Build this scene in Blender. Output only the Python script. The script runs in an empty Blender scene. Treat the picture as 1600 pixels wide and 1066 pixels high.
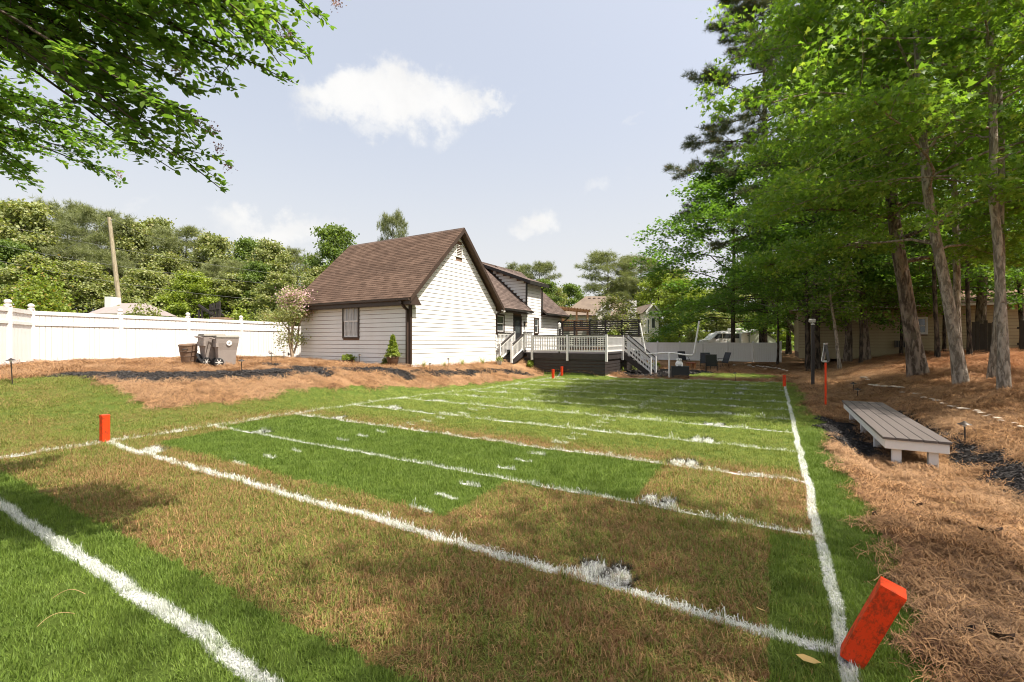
import bpy, math, random
import numpy as np
from mathutils import Vector, Matrix, Euler
rng = np.random.default_rng(7)
random.seed(7)
S = bpy.context.scene
COL = S.collection
sin, cos, pi, rad = math.sin, math.cos, math.pi, math.radians

# ------------------------------------------------------------------ camera, sky, sun, exposure
EYE, FPX = 1.65, 700.0                     # eye height (m), focal length in photo pixels (1600 wide)
cam = bpy.data.cameras.new('camera'); camo = bpy.data.objects.new('camera', cam); COL.objects.link(camo)
camo.location = (0, 0, EYE); camo.rotation_euler = (rad(90), 0, 0)
cam.sensor_width = 36; cam.lens = FPX / 1600 * 36; cam.clip_start = .05; cam.clip_end = 2000
S.camera = camo
S.cycles.filter_width = 1.05; S.cycles.max_bounces = 14; S.cycles.diffuse_bounces = 7

SUN_EL, SUN_AZ = 60.0, math.degrees(math.atan2(.865, -.50))     # azimuth from +Y towards +X
S.view_settings.view_transform = 'Standard'; S.view_settings.look = 'None'
S.view_settings.exposure = 1.66; S.view_settings.gamma = 1.0; S.view_settings.use_curve_mapping = False
sun = bpy.data.lights.new('sun', 'SUN'); sun.energy = 2.9; sun.angle = rad(.6); sun.color = (1, .93, .82)
suno = bpy.data.objects.new('sun', sun); COL.objects.link(suno)
sd = Vector((sin(rad(SUN_AZ)) * cos(rad(SUN_EL)), cos(rad(SUN_AZ)) * cos(rad(SUN_EL)), sin(rad(SUN_EL))))
suno.rotation_euler = sd.to_track_quat('Z', 'Y').to_euler(); suno.location = sd * 60

class NT:                                  # small helper to write node trees as expressions
    def __init__(s, tree): s.t = tree
    def n(s, typ, **kw):
        nd = s.t.nodes.new(typ)
        for k, v in kw.items(): setattr(nd, k, v)
        return nd
    def put(s, sock, v):
        if isinstance(v, bpy.types.NodeSocket): s.t.links.new(v, sock)
        elif v is not None:
            if sock.type == 'RGBA' and len(v) == 3: v = (*v, 1)
            sock.default_value = v
    def m(s, op, a, b=None, c=None, clamp=False):
        nd = s.n('ShaderNodeMath', operation=op, use_clamp=clamp)
        for i, v in enumerate((a, b, c)): s.put(nd.inputs[i], v)
        return nd.outputs[0]
    def add(s, a, b): return s.m('ADD', a, b)
    def sub(s, a, b): return s.m('SUBTRACT', a, b)
    def mul(s, a, b): return s.m('MULTIPLY', a, b)
    def mx(s, *a):
        r = a[0]
        for b in a[1:]: r = s.m('MAXIMUM', r, b)
        return r
    def v(s, op, a, b=None):
        nd = s.n('ShaderNodeVectorMath', operation=op)
        s.put(nd.inputs[0], a)
        if b is not None: s.put(nd.inputs[3 if op == 'SCALE' else 1], b)
        return nd.outputs['Value' if op in ('DOT_PRODUCT', 'LENGTH', 'DISTANCE') else 'Vector']
    def ss(s, x, a, b):                    # smoothstep
        nd = s.n('ShaderNodeMapRange', interpolation_type='SMOOTHSTEP')
        s.put(nd.inputs['Value'], x); s.put(nd.inputs['From Min'], a); s.put(nd.inputs['From Max'], b)
        return nd.outputs[0]
    def box(s, x, a, b, w=.05): return s.mul(s.ss(x, a - w, a + w), s.sub(1.0, s.ss(x, b - w, b + w)))
    def mix(s, f, a, b, bt='MIX'):
        nd = s.n('ShaderNodeMix', data_type='RGBA', blend_type=bt)
        s.put(nd.inputs[0], f); s.put(nd.inputs[6], a); s.put(nd.inputs[7], b)
        return nd.outputs[2]
    def noise(s, vec, scale, detail=3, rough=.55, dist=0.0, out='Fac'):
        nd = s.n('ShaderNodeTexNoise'); s.put(nd.inputs['Vector'], vec)
        s.put(nd.inputs['Scale'], scale); s.put(nd.inputs['Detail'], detail); s.put(nd.inputs['Roughness'], rough); s.put(nd.inputs['Distortion'], dist)
        return nd.outputs[out]
    def vor(s, vec, scale, feature='F1', out='Distance'):
        nd = s.n('ShaderNodeTexVoronoi', feature=feature); s.put(nd.inputs['Vector'], vec); s.put(nd.inputs['Scale'], scale)
        return nd.outputs[out]
    def pos(s): return s.n('ShaderNodeNewGeometry').outputs['Position']
    def obj(s): return s.n('ShaderNodeTexCoord').outputs['Object']
    def isl(s): return s.n('ShaderNodeNewGeometry').outputs['Random Per Island']
    def scale(s, vec, sc): return s.v('MULTIPLY', vec, sc)
    def bump(s, h, strength=.4, dist=.02):
        nd = s.n('ShaderNodeBump'); s.put(nd.inputs['Height'], h); s.put(nd.inputs['Strength'], strength); s.put(nd.inputs['Distance'], dist)
        return nd.outputs[0]

W = bpy.data.worlds.new('World'); S.world = W; W.use_nodes = True
def build_world():
    t = NT(W.node_tree); W.node_tree.nodes.clear()
    sky = t.n('ShaderNodeTexSky', sky_type='NISHITA', sun_disc=False)
    sky.sun_elevation = rad(SUN_EL); sky.sun_rotation = rad(SUN_AZ); sky.air_density = 1.0; sky.dust_density = 7.0; sky.ozone_density = 1.0
    d = t.v('NORMALIZE', t.n('ShaderNodeTexCoord').outputs['Generated'])
    sp = t.n('ShaderNodeSeparateXYZ'); t.put(sp.inputs[0], d); el = sp.outputs[2]
    # a thin even veil of summer haze pales the blue, thickest at the horizon
    veil = t.add(.56, t.mul(.38, t.sub(1.0, t.ss(el, 0.0, .55))))
    hazecol = t.mix(t.ss(el, 0.0, .42), (2.86, 2.84, 2.82), (2.52, 2.545, 2.60))
    col = t.mix(veil, sky.outputs[0], hazecol)
    # cumulus: noise puffs bounded by soft ellipses at fixed directions of the sky
    wob = t.v('SUBTRACT', t.noise(d, 7, 6, .62, out='Color'), (.5, .5, .5))
    wob2 = t.v('SUBTRACT', t.noise(d, 26, 5, .6, out='Color'), (.5, .5, .5))
    dd = t.v('ADD', d, t.v('ADD', t.v('SCALE', wob, .15), t.v('SCALE', wob2, .07)))
    s2 = t.n('ShaderNodeSeparateXYZ'); t.put(s2.inputs[0], dd)
    X = t.m('DIVIDE', s2.outputs[0], s2.outputs[1]); Z = t.m('DIVIDE', s2.outputs[2], s2.outputs[1])
    cl = 0.0
    for px, py, w, h, k in ((545,145,95,48,1),(640,150,110,52,1.05),(715,160,60,30,.9),(770,155,48,22,.75),(590,190,55,26,.6),
                            (430,352,100,34,.95),(832,345,42,30,.85),(815,365,30,18,.7),(240,318,50,12,.35),(990,185,26,10,.35),(940,292,30,14,.4),
                            (120,330,120,14,.4),(720,432,60,20,.3)):
        ex = t.m('DIVIDE', t.sub(X, (px - 800) / FPX), w / FPX); ez = t.m('DIVIDE', t.sub(Z, (533 - py) / FPX), h / FPX)
        q = t.m('SQRT', t.add(t.mul(ex, ex), t.mul(ez, ez)))
        cl = t.mx(cl, t.mul(k, t.sub(1.0, t.ss(q, .1, 1.45))))
    fr = t.m('GREATER_THAN', sp.outputs[1], .15)
    soft = t.noise(d, 16, 6, .6)
    cl = t.mul(t.mul(t.ss(t.add(cl, t.mul(1.0, t.sub(soft, .5))), .12, .98), fr), .96)
    lit = t.mix(t.ss(t.noise(d, 12, 4), .3, .7), (2.95, 2.93, 2.9), (3.2, 3.17, 3.12))
    col = t.mix(cl, col, lit)
    bg = t.n('ShaderNodeBackground'); t.put(bg.inputs[0], col); bg.inputs[1].default_value = .1
    out = t.n('ShaderNodeOutputWorld'); t.put(out.inputs[0], bg.outputs[0])
build_world()

# ------------------------------------------------------------------ the yard's own frame: the football field
TH = rad(30.4); G = np.array((1.76, 2.36)); DV = np.array((sin(TH), cos(TH))); RV = np.array((cos(TH), -sin(TH)))
STEP, WID = 1.65, 9.7                      # spacing of the yard lines, width of the field
def F(u, v, z=0.0):                        # u along the field, v to the left of its right sideline
    p = G + u * DV - v * RV
    return Vector((p[0], p[1], z))
def UV(x, y):
    rx, ry = x - G[0], y - G[1]
    return rx * DV[0] + ry * DV[1], -(rx * RV[0] + ry * RV[1])
def sst(x, a, b):
    t = np.clip((x - a) / (b - a), 0, 1); return t * t * (3 - 2 * t)
def rough(x, y, f, s=0):
    return (np.sin(x * f + 1.3 + s) * np.cos(y * f * 1.13 + .7 * s) + .6 * np.sin(x * f * 2.1 + y * f * 1.7 + s * 2.3) + .4 * np.cos(y * f * 3.3 - x * f * 2.9 + s)) / 2
def left_edge(u):                          # how far the turf reaches beyond the left sideline
    e = np.interp(u, (-3, 1.2, 1.5, 2.2, 4.5, 6.5, 11, 16, 19), (5.8, 5.7, 2.2, 2.0, 1.75, 1.6, 1.1, .9, .9))
    return WID + e
def zones(x, y):
    """straw, mulch and turf weights on the ground plan"""
    x = np.asarray(x, float); y = np.asarray(y, float)
    u, v = UV(x, y)
    n1 = rough(x, y, 2.3, 1) * .16 + rough(x, y, 7.1, 2) * .07; n2 = rough(x, y, 3.1, 5) * .16 + rough(x, y, 9, 4) * .08
    le = left_edge(u + n1 * .6)
    turf = (v > -.42 - np.clip(u, -3, 4) * .012 + n1 * .9) & (v < le + n1) & (u < 18.35 + n1 - .25 * (v > 5)) & (u > -14)
    turf |= (((u - 21.3) / 2.0) ** 2 + ((v - 2.1) / 2.1) ** 2 < 1 + n1)
    turf |= (u > 46) | (v > 24) | (u < -14) | (v < -26)
    m = np.zeros_like(x)
    def path(pts, w):
        nonlocal m
        for (a, b), (c, d) in zip(pts[:-1], pts[1:]):
            L2 = (c - a) ** 2 + (d - b) ** 2
            t = np.clip(((u - a) * (c - a) + (v - b) * (d - b)) / L2, 0, 1)
            q = np.hypot(u - a - t * (c - a), v - b - t * (d - b))
            m = np.maximum(m, (q < w + n2).astype(float))
    path([(1.45, 15.2), (2.3, 14.2), (4.1, 13.2), (5.6, 12.75)], .85)
    path([(5.6, 12.75), (7.1, 12.45), (9, 11.65)], .36)
    path([(6.3, 16.4), (6.4, 14.2), (7.1, 12.7)], .3)
    path([(9, 11.8), (12, 11.65), (14.9, 11.5), (17, 11.0)], .16)
    path([(3.6, -2.1), (7, -2.0), (11.2, -1.85)], .18)
    path([(5.6, -.85), (6.8, -.75), (8.8, -.8)], .36)
    m = np.maximum(m, ((((u - 22.0) / 3.2) ** 2 + ((v - 5.6) / 2.5) ** 2) < 1 + n2).astype(float))
    m = np.where(turf, 0, m)
    return (~turf).astype(float) * (1 - m), m, turf.astype(float)
def hz(x, y):
    """ground height"""
    x = np.asarray(x, float); y = np.asarray(y, float)
    u, v = UV(x, y); w = -v
    z = -.05 * sst(u, 6, 12) - .1 * sst(u, 6, 12) * np.clip(v / WID, 0, 1)
    k = np.interp(u, (0, 2, 5), (6.0, 4.5, 2.7)); st = np.interp(u, (0, 2, 5), (.8, .9, .8))
    bank = (.72 + .18 * sst(v, 13, 20)) * sst(v, WID + st, WID + k) * (1 - sst(u, 17.5, 30) * .5)
    z = z + bank + (.30 * sst(u, 17.55, 18.2) * sst(v, 6.5, 9)) * (1 - sst(u, 26, 32))
    z = z + 1.45 * (1 - np.exp(-np.clip(w - 1.75, 0, None) / 4.6)) * (1 - sst(u, 38, 44))
    z = z - .13 * sst(w, .35, .9) * (1 - sst(w, 1.7, 2.3)) * sst(u, 1.5, 4) * (1 - sst(u, 10, 13))
    s, m, t = zones(x, y)
    near = np.exp(-np.hypot(x, y) / 40)
    z = z + s * near * (.05 + .035 * rough(x, y, 2.6, 3) + .045 * rough(x, y, 6.3, 7)) + m * near * (.03 + .03 * rough(x, y, 5, 2)) + t * near * .014 * rough(x, y, 3.3, 8)
    z = z + .8 * sst(u, 39.3, 42.5)
    z = z + 2.2 * sst(np.hypot(x, y), 60, 160)
    return z
def gz(x, y): return float(hz(np.array([x]), np.array([y]))[0])
def gp(px, py):                            # where a sight line of the photograph meets the ground
    a, b = (px - 800) / FPX, (533 - py) / FPX
    Y = np.linspace(1.5, 60, 6000); d = EYE + b * Y - hz(a * Y, Y)
    i = int(np.argmax(d < 0)); y = Y[i] if d[i] < 0 else 60
    return Vector((a * y, y, gz(a * y, y)))
def at(px, py, Y): return Vector(((px - 800) / FPX * Y, Y, EYE + (533 - py) / FPX * Y))

# ------------------------------------------------------------------ object helpers
def tag(o, label=None, cat=None, group=None, kind=None):
    if label: o['label'] = label
    if cat: o['category'] = cat
    if group: o['group'] = group
    if kind: o['kind'] = kind
    return o
def thing(name, label, cat, loc=(0, 0, 0), rz=0.0, group=None):
    o = bpy.data.objects.new(name, None); COL.objects.link(o); o.empty_display_size = .1
    o.location = loc; o.rotation_euler = (0, 0, rz)
    return tag(o, label, cat, group)
def link(name, me, mat=None, parent=None, smooth=False):
    if mat is not None and not me.materials: me.materials.append(mat)
    o = bpy.data.objects.new(name, me); COL.objects.link(o)
    if parent is not None: o.parent = parent
    if smooth: me.polygons.foreach_set('use_smooth', [True] * len(me.polygons))
    return o
def copy_tree(o, parent=None):
    c = o.copy(); COL.objects.link(c)
    if parent is not None: c.parent = parent
    for ch in list(o.children): copy_tree(ch, c)
    return c
class MB:
    """collects simple solids; build() links them as one mesh object"""
    def __init__(s): s.v = []; s.f = []
    def raw(s, vs, fs):
        b = len(s.v); s.v += [tuple(q) for q in vs]; s.f += [tuple(i + b for i in f) for f in fs]; return s
    def box(s, c, d, m=None, taper=1.0):
        x, y, z = d[0] / 2, d[1] / 2, d[2] / 2
        P = [Vector((sx * x * (taper if sz > 0 else 1), sy * y * (taper if sz > 0 else 1), sz * z)) for sz in (-1, 1) for sx, sy in ((-1, -1), (1, -1), (1, 1), (-1, 1))]
        if m is not None: P = [m @ p for p in P]
        c = Vector(c)
        return s.raw([p + c for p in P], [(3, 2, 1, 0), (4, 5, 6, 7), (0, 1, 5, 4), (1, 2, 6, 5), (2, 3, 7, 6), (3, 0, 4, 7)])
    def ab(s, a, b): return s.box([(p + q) / 2 for p, q in zip(a, b)], [abs(q - p) for p, q in zip(a, b)])
    def beam(s, a, b, w, h, up=(0, 0, 1)):  # rectangular bar between two points
        a, b = Vector(a), Vector(b); d = (b - a); L = d.length; d.normalize()
        x = d.cross(Vector(up)); x = x.normalized() if x.length > 1e-4 else Vector((1, 0, 0)); z = x.cross(d)
        m = Matrix((x, d, z)).transposed()
        return s.box((a + b) / 2, (w, L, h), m)
    def tube(s, pts, r, n=8, caps=True):
        pts = [Vector(p) for p in pts]; rs = r if isinstance(r, (list, tuple)) else [r] * len(pts)
        vs, fs = [], []; ref = Vector((0, 0, 1))
        for i, p in enumerate(pts):
            d = (pts[min(i + 1, len(pts) - 1)] - pts[max(i - 1, 0)]).normalized()
            if abs(d.z) > .92: ref = Vector((0, 1, 0))
            x = d.cross(ref); x.normalize(); y = x.cross(d)
            for k in range(n):
                a = 2 * pi * k / n; vs.append(p + (x * cos(a) + y * sin(a)) * rs[i])
        for i in range(len(pts) - 1):
            for k in range(n): fs.append((i * n + k, i * n + (k + 1) % n, (i + 1) * n + (k + 1) % n, (i + 1) * n + k))
        if caps: fs += [tuple(range(n)), tuple(range((len(pts) - 1) * n + n - 1, (len(pts) - 1) * n - 1, -1))]
        return s.raw(vs, fs)
    def lathe(s, prof, n=16, c=(0, 0, 0), sx=1, sy=1):
        vs, fs = [], []
        for r, z in prof:
            for k in range(n): vs.append((c[0] + r * sx * cos(2 * pi * k / n), c[1] + r * sy * sin(2 * pi * k / n), c[2] + z))
        for i in range(len(prof) - 1):
            for k in range(n): fs.append((i * n + k, i * n + (k + 1) % n, (i + 1) * n + (k + 1) % n, (i + 1) * n + k))
        fs.append(tuple(range(n - 1, -1, -1))); fs.append(tuple(range((len(prof) - 1) * n, len(prof) * n)))
        return s.raw(vs, fs)
    def prism(s, poly, ext, axis=1):        # polygon in two axes, extruded along the third from ext[0] to ext[1]
        n = len(poly); vs = []
        for e in ext:
            for p, q in poly: vs.append((p, e, q) if axis == 1 else ((e, p, q) if axis == 0 else (p, q, e)))
        fs = [tuple(range(n)), tuple(range(2 * n - 1, n - 1, -1))] + [(i, i + n, (i + 1) % n + n, (i + 1) % n) for i in range(n)]
        return s.raw(vs, fs)
    def mesh(s, name):
        me = bpy.data.meshes.new(name); me.from_pydata(s.v, [], s.f); me.validate()
        import bmesh
        b = bmesh.new(); b.from_mesh(me); bmesh.ops.recalc_face_normals(b, faces=b.faces); b.to_mesh(me); b.free()
        return me
    def build(s, name, mat, parent=None, smooth=False, bevel=0.0):
        o = link(name, s.mesh(name), mat, parent)
        if smooth:
            o.data.shade_smooth() if hasattr(o.data, 'shade_smooth') else None
            o.data.set_sharp_from_angle(angle=rad(40))
        if bevel:
            md = o.modifiers.new('edge', 'BEVEL'); md.width = bevel; md.segments = 2; md.limit_method = 'ANGLE'
        return o
def mesh_np(name, V, Fc):
    V = np.ascontiguousarray(V, dtype=np.float32); Fc = np.ascontiguousarray(Fc, dtype=np.int32); k = Fc.shape[1]
    me = bpy.data.meshes.new(name)
    me.vertices.add(len(V)); me.vertices.foreach_set('co', V.ravel())
    me.loops.add(Fc.size); me.loops.foreach_set('vertex_index', Fc.ravel())
    me.polygons.add(len(Fc)); me.polygons.foreach_set('loop_start', np.arange(0, Fc.size, k, dtype=np.int32))
    me.update(calc_edges=True); return me

# ------------------------------------------------------------------ materials
def mat(name, fn, **kw):
    m = bpy.data.materials.new(name); m.use_nodes = True; t = NT(m.node_tree); m.node_tree.nodes.clear()
    bs = t.n('ShaderNodeBsdfPrincipled'); out = t.n('ShaderNodeOutputMaterial')
    bs.inputs['Roughness'].default_value = kw.get('rough', .6); bs.inputs['Metallic'].default_value = kw.get('metal', 0)
    bs.inputs['Specular IOR Level'].default_value = kw.get('spec', .35)
    r = fn(t, bs)
    if isinstance(r, tuple) and len(r) == 2 and isinstance(r[0], bpy.types.NodeSocket): c, nrm = r
    else: c, nrm = r, None
    t.put(bs.inputs['Base Color'], c)
    if nrm is not None: t.put(bs.inputs['Normal'], nrm)
    sh = bs.outputs[0]
    if kw.get('trans'):
        tr = t.n('ShaderNodeBsdfTranslucent'); t.put(tr.inputs[0], t.mix(1.0, c, kw.get('tcol', (1.5, 1.5, .7)), 'MULTIPLY'))
        ms = t.n('ShaderNodeMixShader'); ms.inputs[0].default_value = kw['trans']
        t.put(ms.inputs[1], sh); t.put(ms.inputs[2], tr.outputs[0]); sh = ms.outputs[0]
    t.put(out.inputs[0], sh)
    return m
def worn(name, c, d=None, sc=6.0, amt=.35, rough=.55, metal=0, bump=.15, spec=.35, space='obj'):
    """paint or plastic with faint uneven dirt and fine relief"""
    d = d or tuple(x * .72 for x in c)
    def fn(t, bs):
        p = t.obj() if space == 'obj' else t.pos()
        n = t.noise(p, sc, 5, .65); f = t.noise(p, sc * 9, 3)
        g = t.mul(amt, t.ss(t.add(t.mul(n, .75), t.mul(f, .25)), .38, .72))
        t.put(bs.inputs['Roughness'], t.add(rough - .06, t.mul(.16, n)))
        return t.mix(g, c, d), t.bump(f, bump, .004)
    return mat(name, fn, rough=rough, metal=metal, spec=spec)
def leafmat(name, a, b, c=None, trans=.34, rough=.5, patch=.5, tcol=(1.55, 1.6, .6)):
    def fn(t, bs):
        r = t.isl(); n = t.noise(t.pos(), patch, 2)
        col = t.mix(t.ss(t.add(t.mul(r, .6), t.mul(n, .55)), .25, .85), a, b)
        if c: col = t.mix(t.ss(r, .88, .93), col, c)
        return col
    return mat(name, fn, rough=rough, trans=trans, spec=.3, tcol=tcol)
def bark(name, a, b, sx=18, sz=4, strength=.9):
    def fn(t, bs):
        p = t.obj(); q = t.scale(p, (sx, sx, sz))
        v = t.noise(q, .55, 4, .62, .6); n = t.noise(p, 11, 5, .65); h = t.add(t.mul(t.ss(v, .36, .62), .75), t.mul(n, .5))
        big = t.noise(p, 1.6, 3)
        col = t.mix(t.ss(h, .25, 1.05), a, b); col = t.mix(t.mul(.5, t.ss(big, .5, .7)), col, t.mix(.5, b, (.24, .25, .17)))
        return col, t.bump(h, strength, .06)
    return mat(name, fn, rough=.9, spec=.1)
WHITE = worn('white_paint', (.70, .69, .67), (.56, .52, .46), 2.2, .3, .5)
VINYL = worn('white_vinyl', (.70, .69, .675), (.6, .575, .53), 1.6, .3, .35, bump=.05)
BROWNTRIM = worn('brown_trim', (.055, .036, .028), (.03, .022, .018), 3, .5, .45)
GAP = worn('dark_gap', (.20, .125, .085), None, 4, .5, .9)
DARKMETAL = worn('black_metal', (.02, .019, .018), (.05, .04, .034), 8, .5, .45, spec=.4)
BRONZE = worn('bronze_metal', (.05, .038, .03), (.03, .02, .02), 9, .5, .4, metal=.3)
DECKPAINT = worn('deck_paint', (.03, .025, .025), (.055, .045, .04), 5, .6, .55)
BLACK = worn('black_plastic', (.02, .021, .023), (.035, .035, .035), 5, .4, .5)
SLING = worn('black_sling_mesh', (.03, .032, .036), (.05, .05, .055), 14, .5, .7)
ORANGE = worn('orange_vinyl', (.85, .10, .022), (.62, .07, .03), 9, .45, .42, bump=.12)
GLASS = mat('window_glass', lambda t, b: t.mix(t.noise(t.obj(), 3), (.03, .035, .04), (.08, .09, .09)), rough=.06, spec=.8)
def _grey():
    return worn('bin_plastic', (.25, .215, .195), (.19, .16, .14), 4, .5, .5)
BINP = _grey()
# ------------------------------------------------------------------ turf: colours and painted lines as functions of the place
def turf_nodes(t):
    P = t.pos(); flat = t.scale(P, (1, 1, 0))
    w1 = t.mul(t.sub(t.noise(flat, 1.1, 2), .5), .16); w2 = t.mul(t.sub(t.noise(flat, 34, 3, .7), .5), .075); w3 = t.mul(t.sub(t.noise(t.v('ADD', flat, (9, 4, 0)), 1.4, 2), .5), .10)
    u0 = t.sub(t.v('DOT_PRODUCT', flat, (*DV, 0)), float(G @ DV)); v0 = t.m('MULTIPLY', t.sub(t.v('DOT_PRODUCT', flat, (*RV, 0)), float(G @ RV)), -1.0)
    u = t.add(t.add(u0, w1), w2); v = t.add(t.add(v0, w3), w2)
    q = t.m('DIVIDE', u, STEP); k = t.m('ROUND', q); du = t.mul(t.m('ABSOLUTE', t.sub(q, k)), STEP)
    broad = t.mx(t.m('LESS_THAN', k, .5), t.m('GREATER_THAN', k, 9.5))
    hw = t.add(t.add(.021, t.mul(.02, broad)), t.mul(.016, t.ss(u0, 2.5, 5)))
    inu = t.mul(t.m('GREATER_THAN', k, -1.5), t.m('LESS_THAN', k, 11.5)); inv = t.box(v, -.05, WID + .05, .01)
    lines = t.mul(t.mul(t.sub(1.0, t.ss(t.sub(du, hw), -.012, .016)), inu), inv)
    side = t.mul(t.mx(t.sub(1.0, t.ss(t.m('ABSOLUTE', v), .028, .046)), t.mul(.8, t.sub(1.0, t.ss(t.m('ABSOLUTE', t.sub(v, WID)), .028, .055)))), t.box(u, -1.75, 18.25, .02))
    hq = t.m('DIVIDE', u, STEP / 4); hd = t.mul(t.m('ABSOLUTE', t.sub(hq, t.m('ROUND', hq))), STEP / 4)
    hv = t.mx(t.box(v, 3.18, 3.46, .02), t.box(v, 6.36, 6.64, .02))
    hsh = t.mul(t.mul(t.sub(1.0, t.ss(hd, .016, .034)), hv), t.box(u, .1, 16.4, .02))
    # numerals: two painted blots with a black outline beside every yard line
    kk = t.sub(q, .09); kd = t.mul(t.sub(kk, t.m('ROUND', kk)), STEP); kin = t.mul(t.m('GREATER_THAN', kk, -.5), t.m('LESS_THAN', kk, 10.4))
    wh = 0.0; bl = 0.0
    for vc in (1.27, 1.45, 8.27, 8.45):
        dv = t.sub(v, vc); r = t.m('SQRT', t.add(t.mul(kd, t.mul(kd, .8)), t.mul(dv, t.mul(dv, 1.5))))
        wh = t.mx(wh, t.sub(1.0, t.ss(r, .085, .12))); bl = t.mx(bl, t.sub(1.0, t.ss(r, .15, .19)))
    fade = t.ss(t.noise(flat, .9, 2), .3, .5)
    blk = t.mul(t.mul(bl, kin), t.mul(t.ss(t.noise(flat, 5.5, 2), .40, .56), .9))
    wh = t.mul(t.mul(wh, kin), t.ss(t.noise(flat, 9, 3, .7), .38, .5))
    paint = t.mx(lines, side, hsh, wh)
    wear = t.ss(t.add(t.mul(.6, t.noise(flat, 22, 3, .7)), t.mul(.4, t.noise(flat, 2.3, 2))), .32, .52)
    paint = t.mul(paint, t.add(.12, t.mul(.88, wear)))
    # sods: lush rectangles between tired brown turf
    rag = t.mul(t.sub(t.noise(flat, 5.5, 4, .7), .5), .26); e1 = t.add(t.add(u0, t.mul(w2, .8)), rag); e2 = t.add(t.add(v0, t.mul(w2, .8)), t.mul(rag, .45))
    A = t.mul(t.box(e1, .38, 1.64, .06), t.box(e2, 3.0, 9.0, .06)); B = t.mul(t.box(e1, 1.6, 3.25, .06), t.box(e2, 1.58, 9.5, .05))
    E = t.sub(1.0, t.ss(e1, -1.36, -1.26)); R1 = t.mul(t.box(e2, -2, .36, .012), t.sub(1.0, t.ss(e1, 1.5, 1.6))); R2 = t.sub(1.0, t.ss(e2, -.06, .02))
    sod = t.mx(A, B, E, t.mul(.8, R1), R2); sod = t.mul(sod, t.sub(1.0, t.ss(e1, 6, 9)))
    far = t.mul(.86, t.ss(e1, 2.6, 4.6)); lft = t.mul(.5, t.ss(e2, 5.5, 9.3)); farout = t.mul(.85, t.ss(e2, 9.9, 10.6))
    base = t.mx(.41, far, lft, t.mul(farout, .72))
    big = t.noise(flat, .75, 4, .6)
    g = t.mx(sod, t.add(base, t.mul(.9, t.sub(big, .5))))
    return dict(P=P, flat=flat, paint=paint, black=blk, sod=sod, g=g, far=t.ss(e1, 2.5, 8), big=big)
def grass_col(t, bs):
    T = turf_nodes(t); flatp = T['flat']; r = t.isl(); n = t.noise(T['flat'], 14, 2); cl = t.noise(T['flat'], 2.2, 3)
    green = t.mix(T['sod'], t.mix(T['far'], (.17, .20, .036), (.235, .30, .06)), t.mix(t.ss(cl, .3, .7), (.085, .155, .018), (.135, .215, .03)))  # far turf coloured brighter and yellower to look more sunlit
    green = t.mix(t.mul(.5, n), green, (.20, .235, .05)); green = t.mix(t.ss(r, .0, .35), t.mix(.6, green, (.04, .07, .012)), green)
    tan = t.mix(t.m('FRACT', t.mul(r, 7.3)), (.44, .28, .13), (.19, .105, .048))
    sp = t.ss(t.noise(flatp, 24, 2, .6), .34, .66); dead = t.ss(t.add(t.add(t.mul(r, .34), t.mul(sp, .46)), t.mul(.30, cl)), t.add(.1, t.mul(T['g'], .80)), t.add(.3, t.mul(T['g'], .92)))
    c = t.mix(dead, green, tan)
    c = t.mix(T['black'], c, (.012, .012, .014))
    return t.mix(t.mul(T['paint'], t.add(.62, t.mul(.38, t.ss(r, .05, .3)))), c, (.68, .69, .70))
GRASS = mat('turf_blades', grass_col, rough=.6, trans=.28, spec=.25, tcol=(1.25, 1.3, .75))
def ground_col(t, bs):
    T = turf_nodes(t)
    zs = t.n('ShaderNodeAttribute', attribute_name='straw').outputs['Fac']; zm = t.n('ShaderNodeAttribute', attribute_name='mulch').outputs['Fac']
    fine = t.noise(T['flat'], 60, 4, .7); mid = t.noise(T['flat'], 6, 4, .65)
    grit = t.ss(t.noise(T['flat'], 75, 4, .75), .34, .66); soil = t.mix(t.add(t.mul(.5, mid), t.mul(.5, grit)), (.15, .06, .032), (.37, .175, .10)); thatch = t.mix(t.ss(grit, .35, .65), (.085, .05, .02), (.29, .175, .08))
    grn = t.mix(fine, (.05, .085, .014), (.11, .15, .03))
    c = t.mix(t.ss(mid, .36, .52), soil, thatch); c = t.mix(t.ss(T['g'], .1, .8), c, grn)
    c = t.mix(T['black'], c, (.014, .014, .015)); c = t.mix(t.mul(T['paint'], t.ss(fine, .3, .6)), c, (.72, .72, .73))
    # pine straw: crossing fibres
    f1 = t.noise(t.scale(T['flat'], (120, 9, 1)), 1, 2); f2 = t.noise(t.v('ADD', t.scale(T['flat'], (10, 110, 1)), (5, 3, 0)), 1, 2)
    fib = t.m('MAXIMUM', f1, f2); st = t.mix(t.ss(fib, .42, .72), (.15, .075, .037), (.42, .255, .14)); st = t.mix(t.mul(.5, t.ss(T['big'], .45, .65)), st, (.38, .235, .13))
    rust = t.ss(t.v('DOT_PRODUCT', T['flat'], (*RV, 0)), float(G @ RV) + 2.6, float(G @ RV) + 6); st = t.mix(t.mul(.55, rust), st, (.26, .088, .036))
    c = t.mix(t.ss(zs, .35, .65), c, st); c = t.mix(t.ss(zm, .4, .6), c, t.mix(fine, (.009, .008, .008), (.045, .04, .037)))
    return c, t.bump(t.add(t.add(t.mul(fine, .5), t.mul(grit, .3)), t.mul(fib, t.mul(.8, zs))), .8, .03)
GROUND = mat('ground_cover', ground_col, rough=.95, spec=.05)
def graded(a, b, n):                       # spacing that grows from a outwards to b
    s = np.linspace(0, 1, n + 1)[1:]; return a + (b - a) * (s * .04 + .96 * s ** 4)
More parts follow.
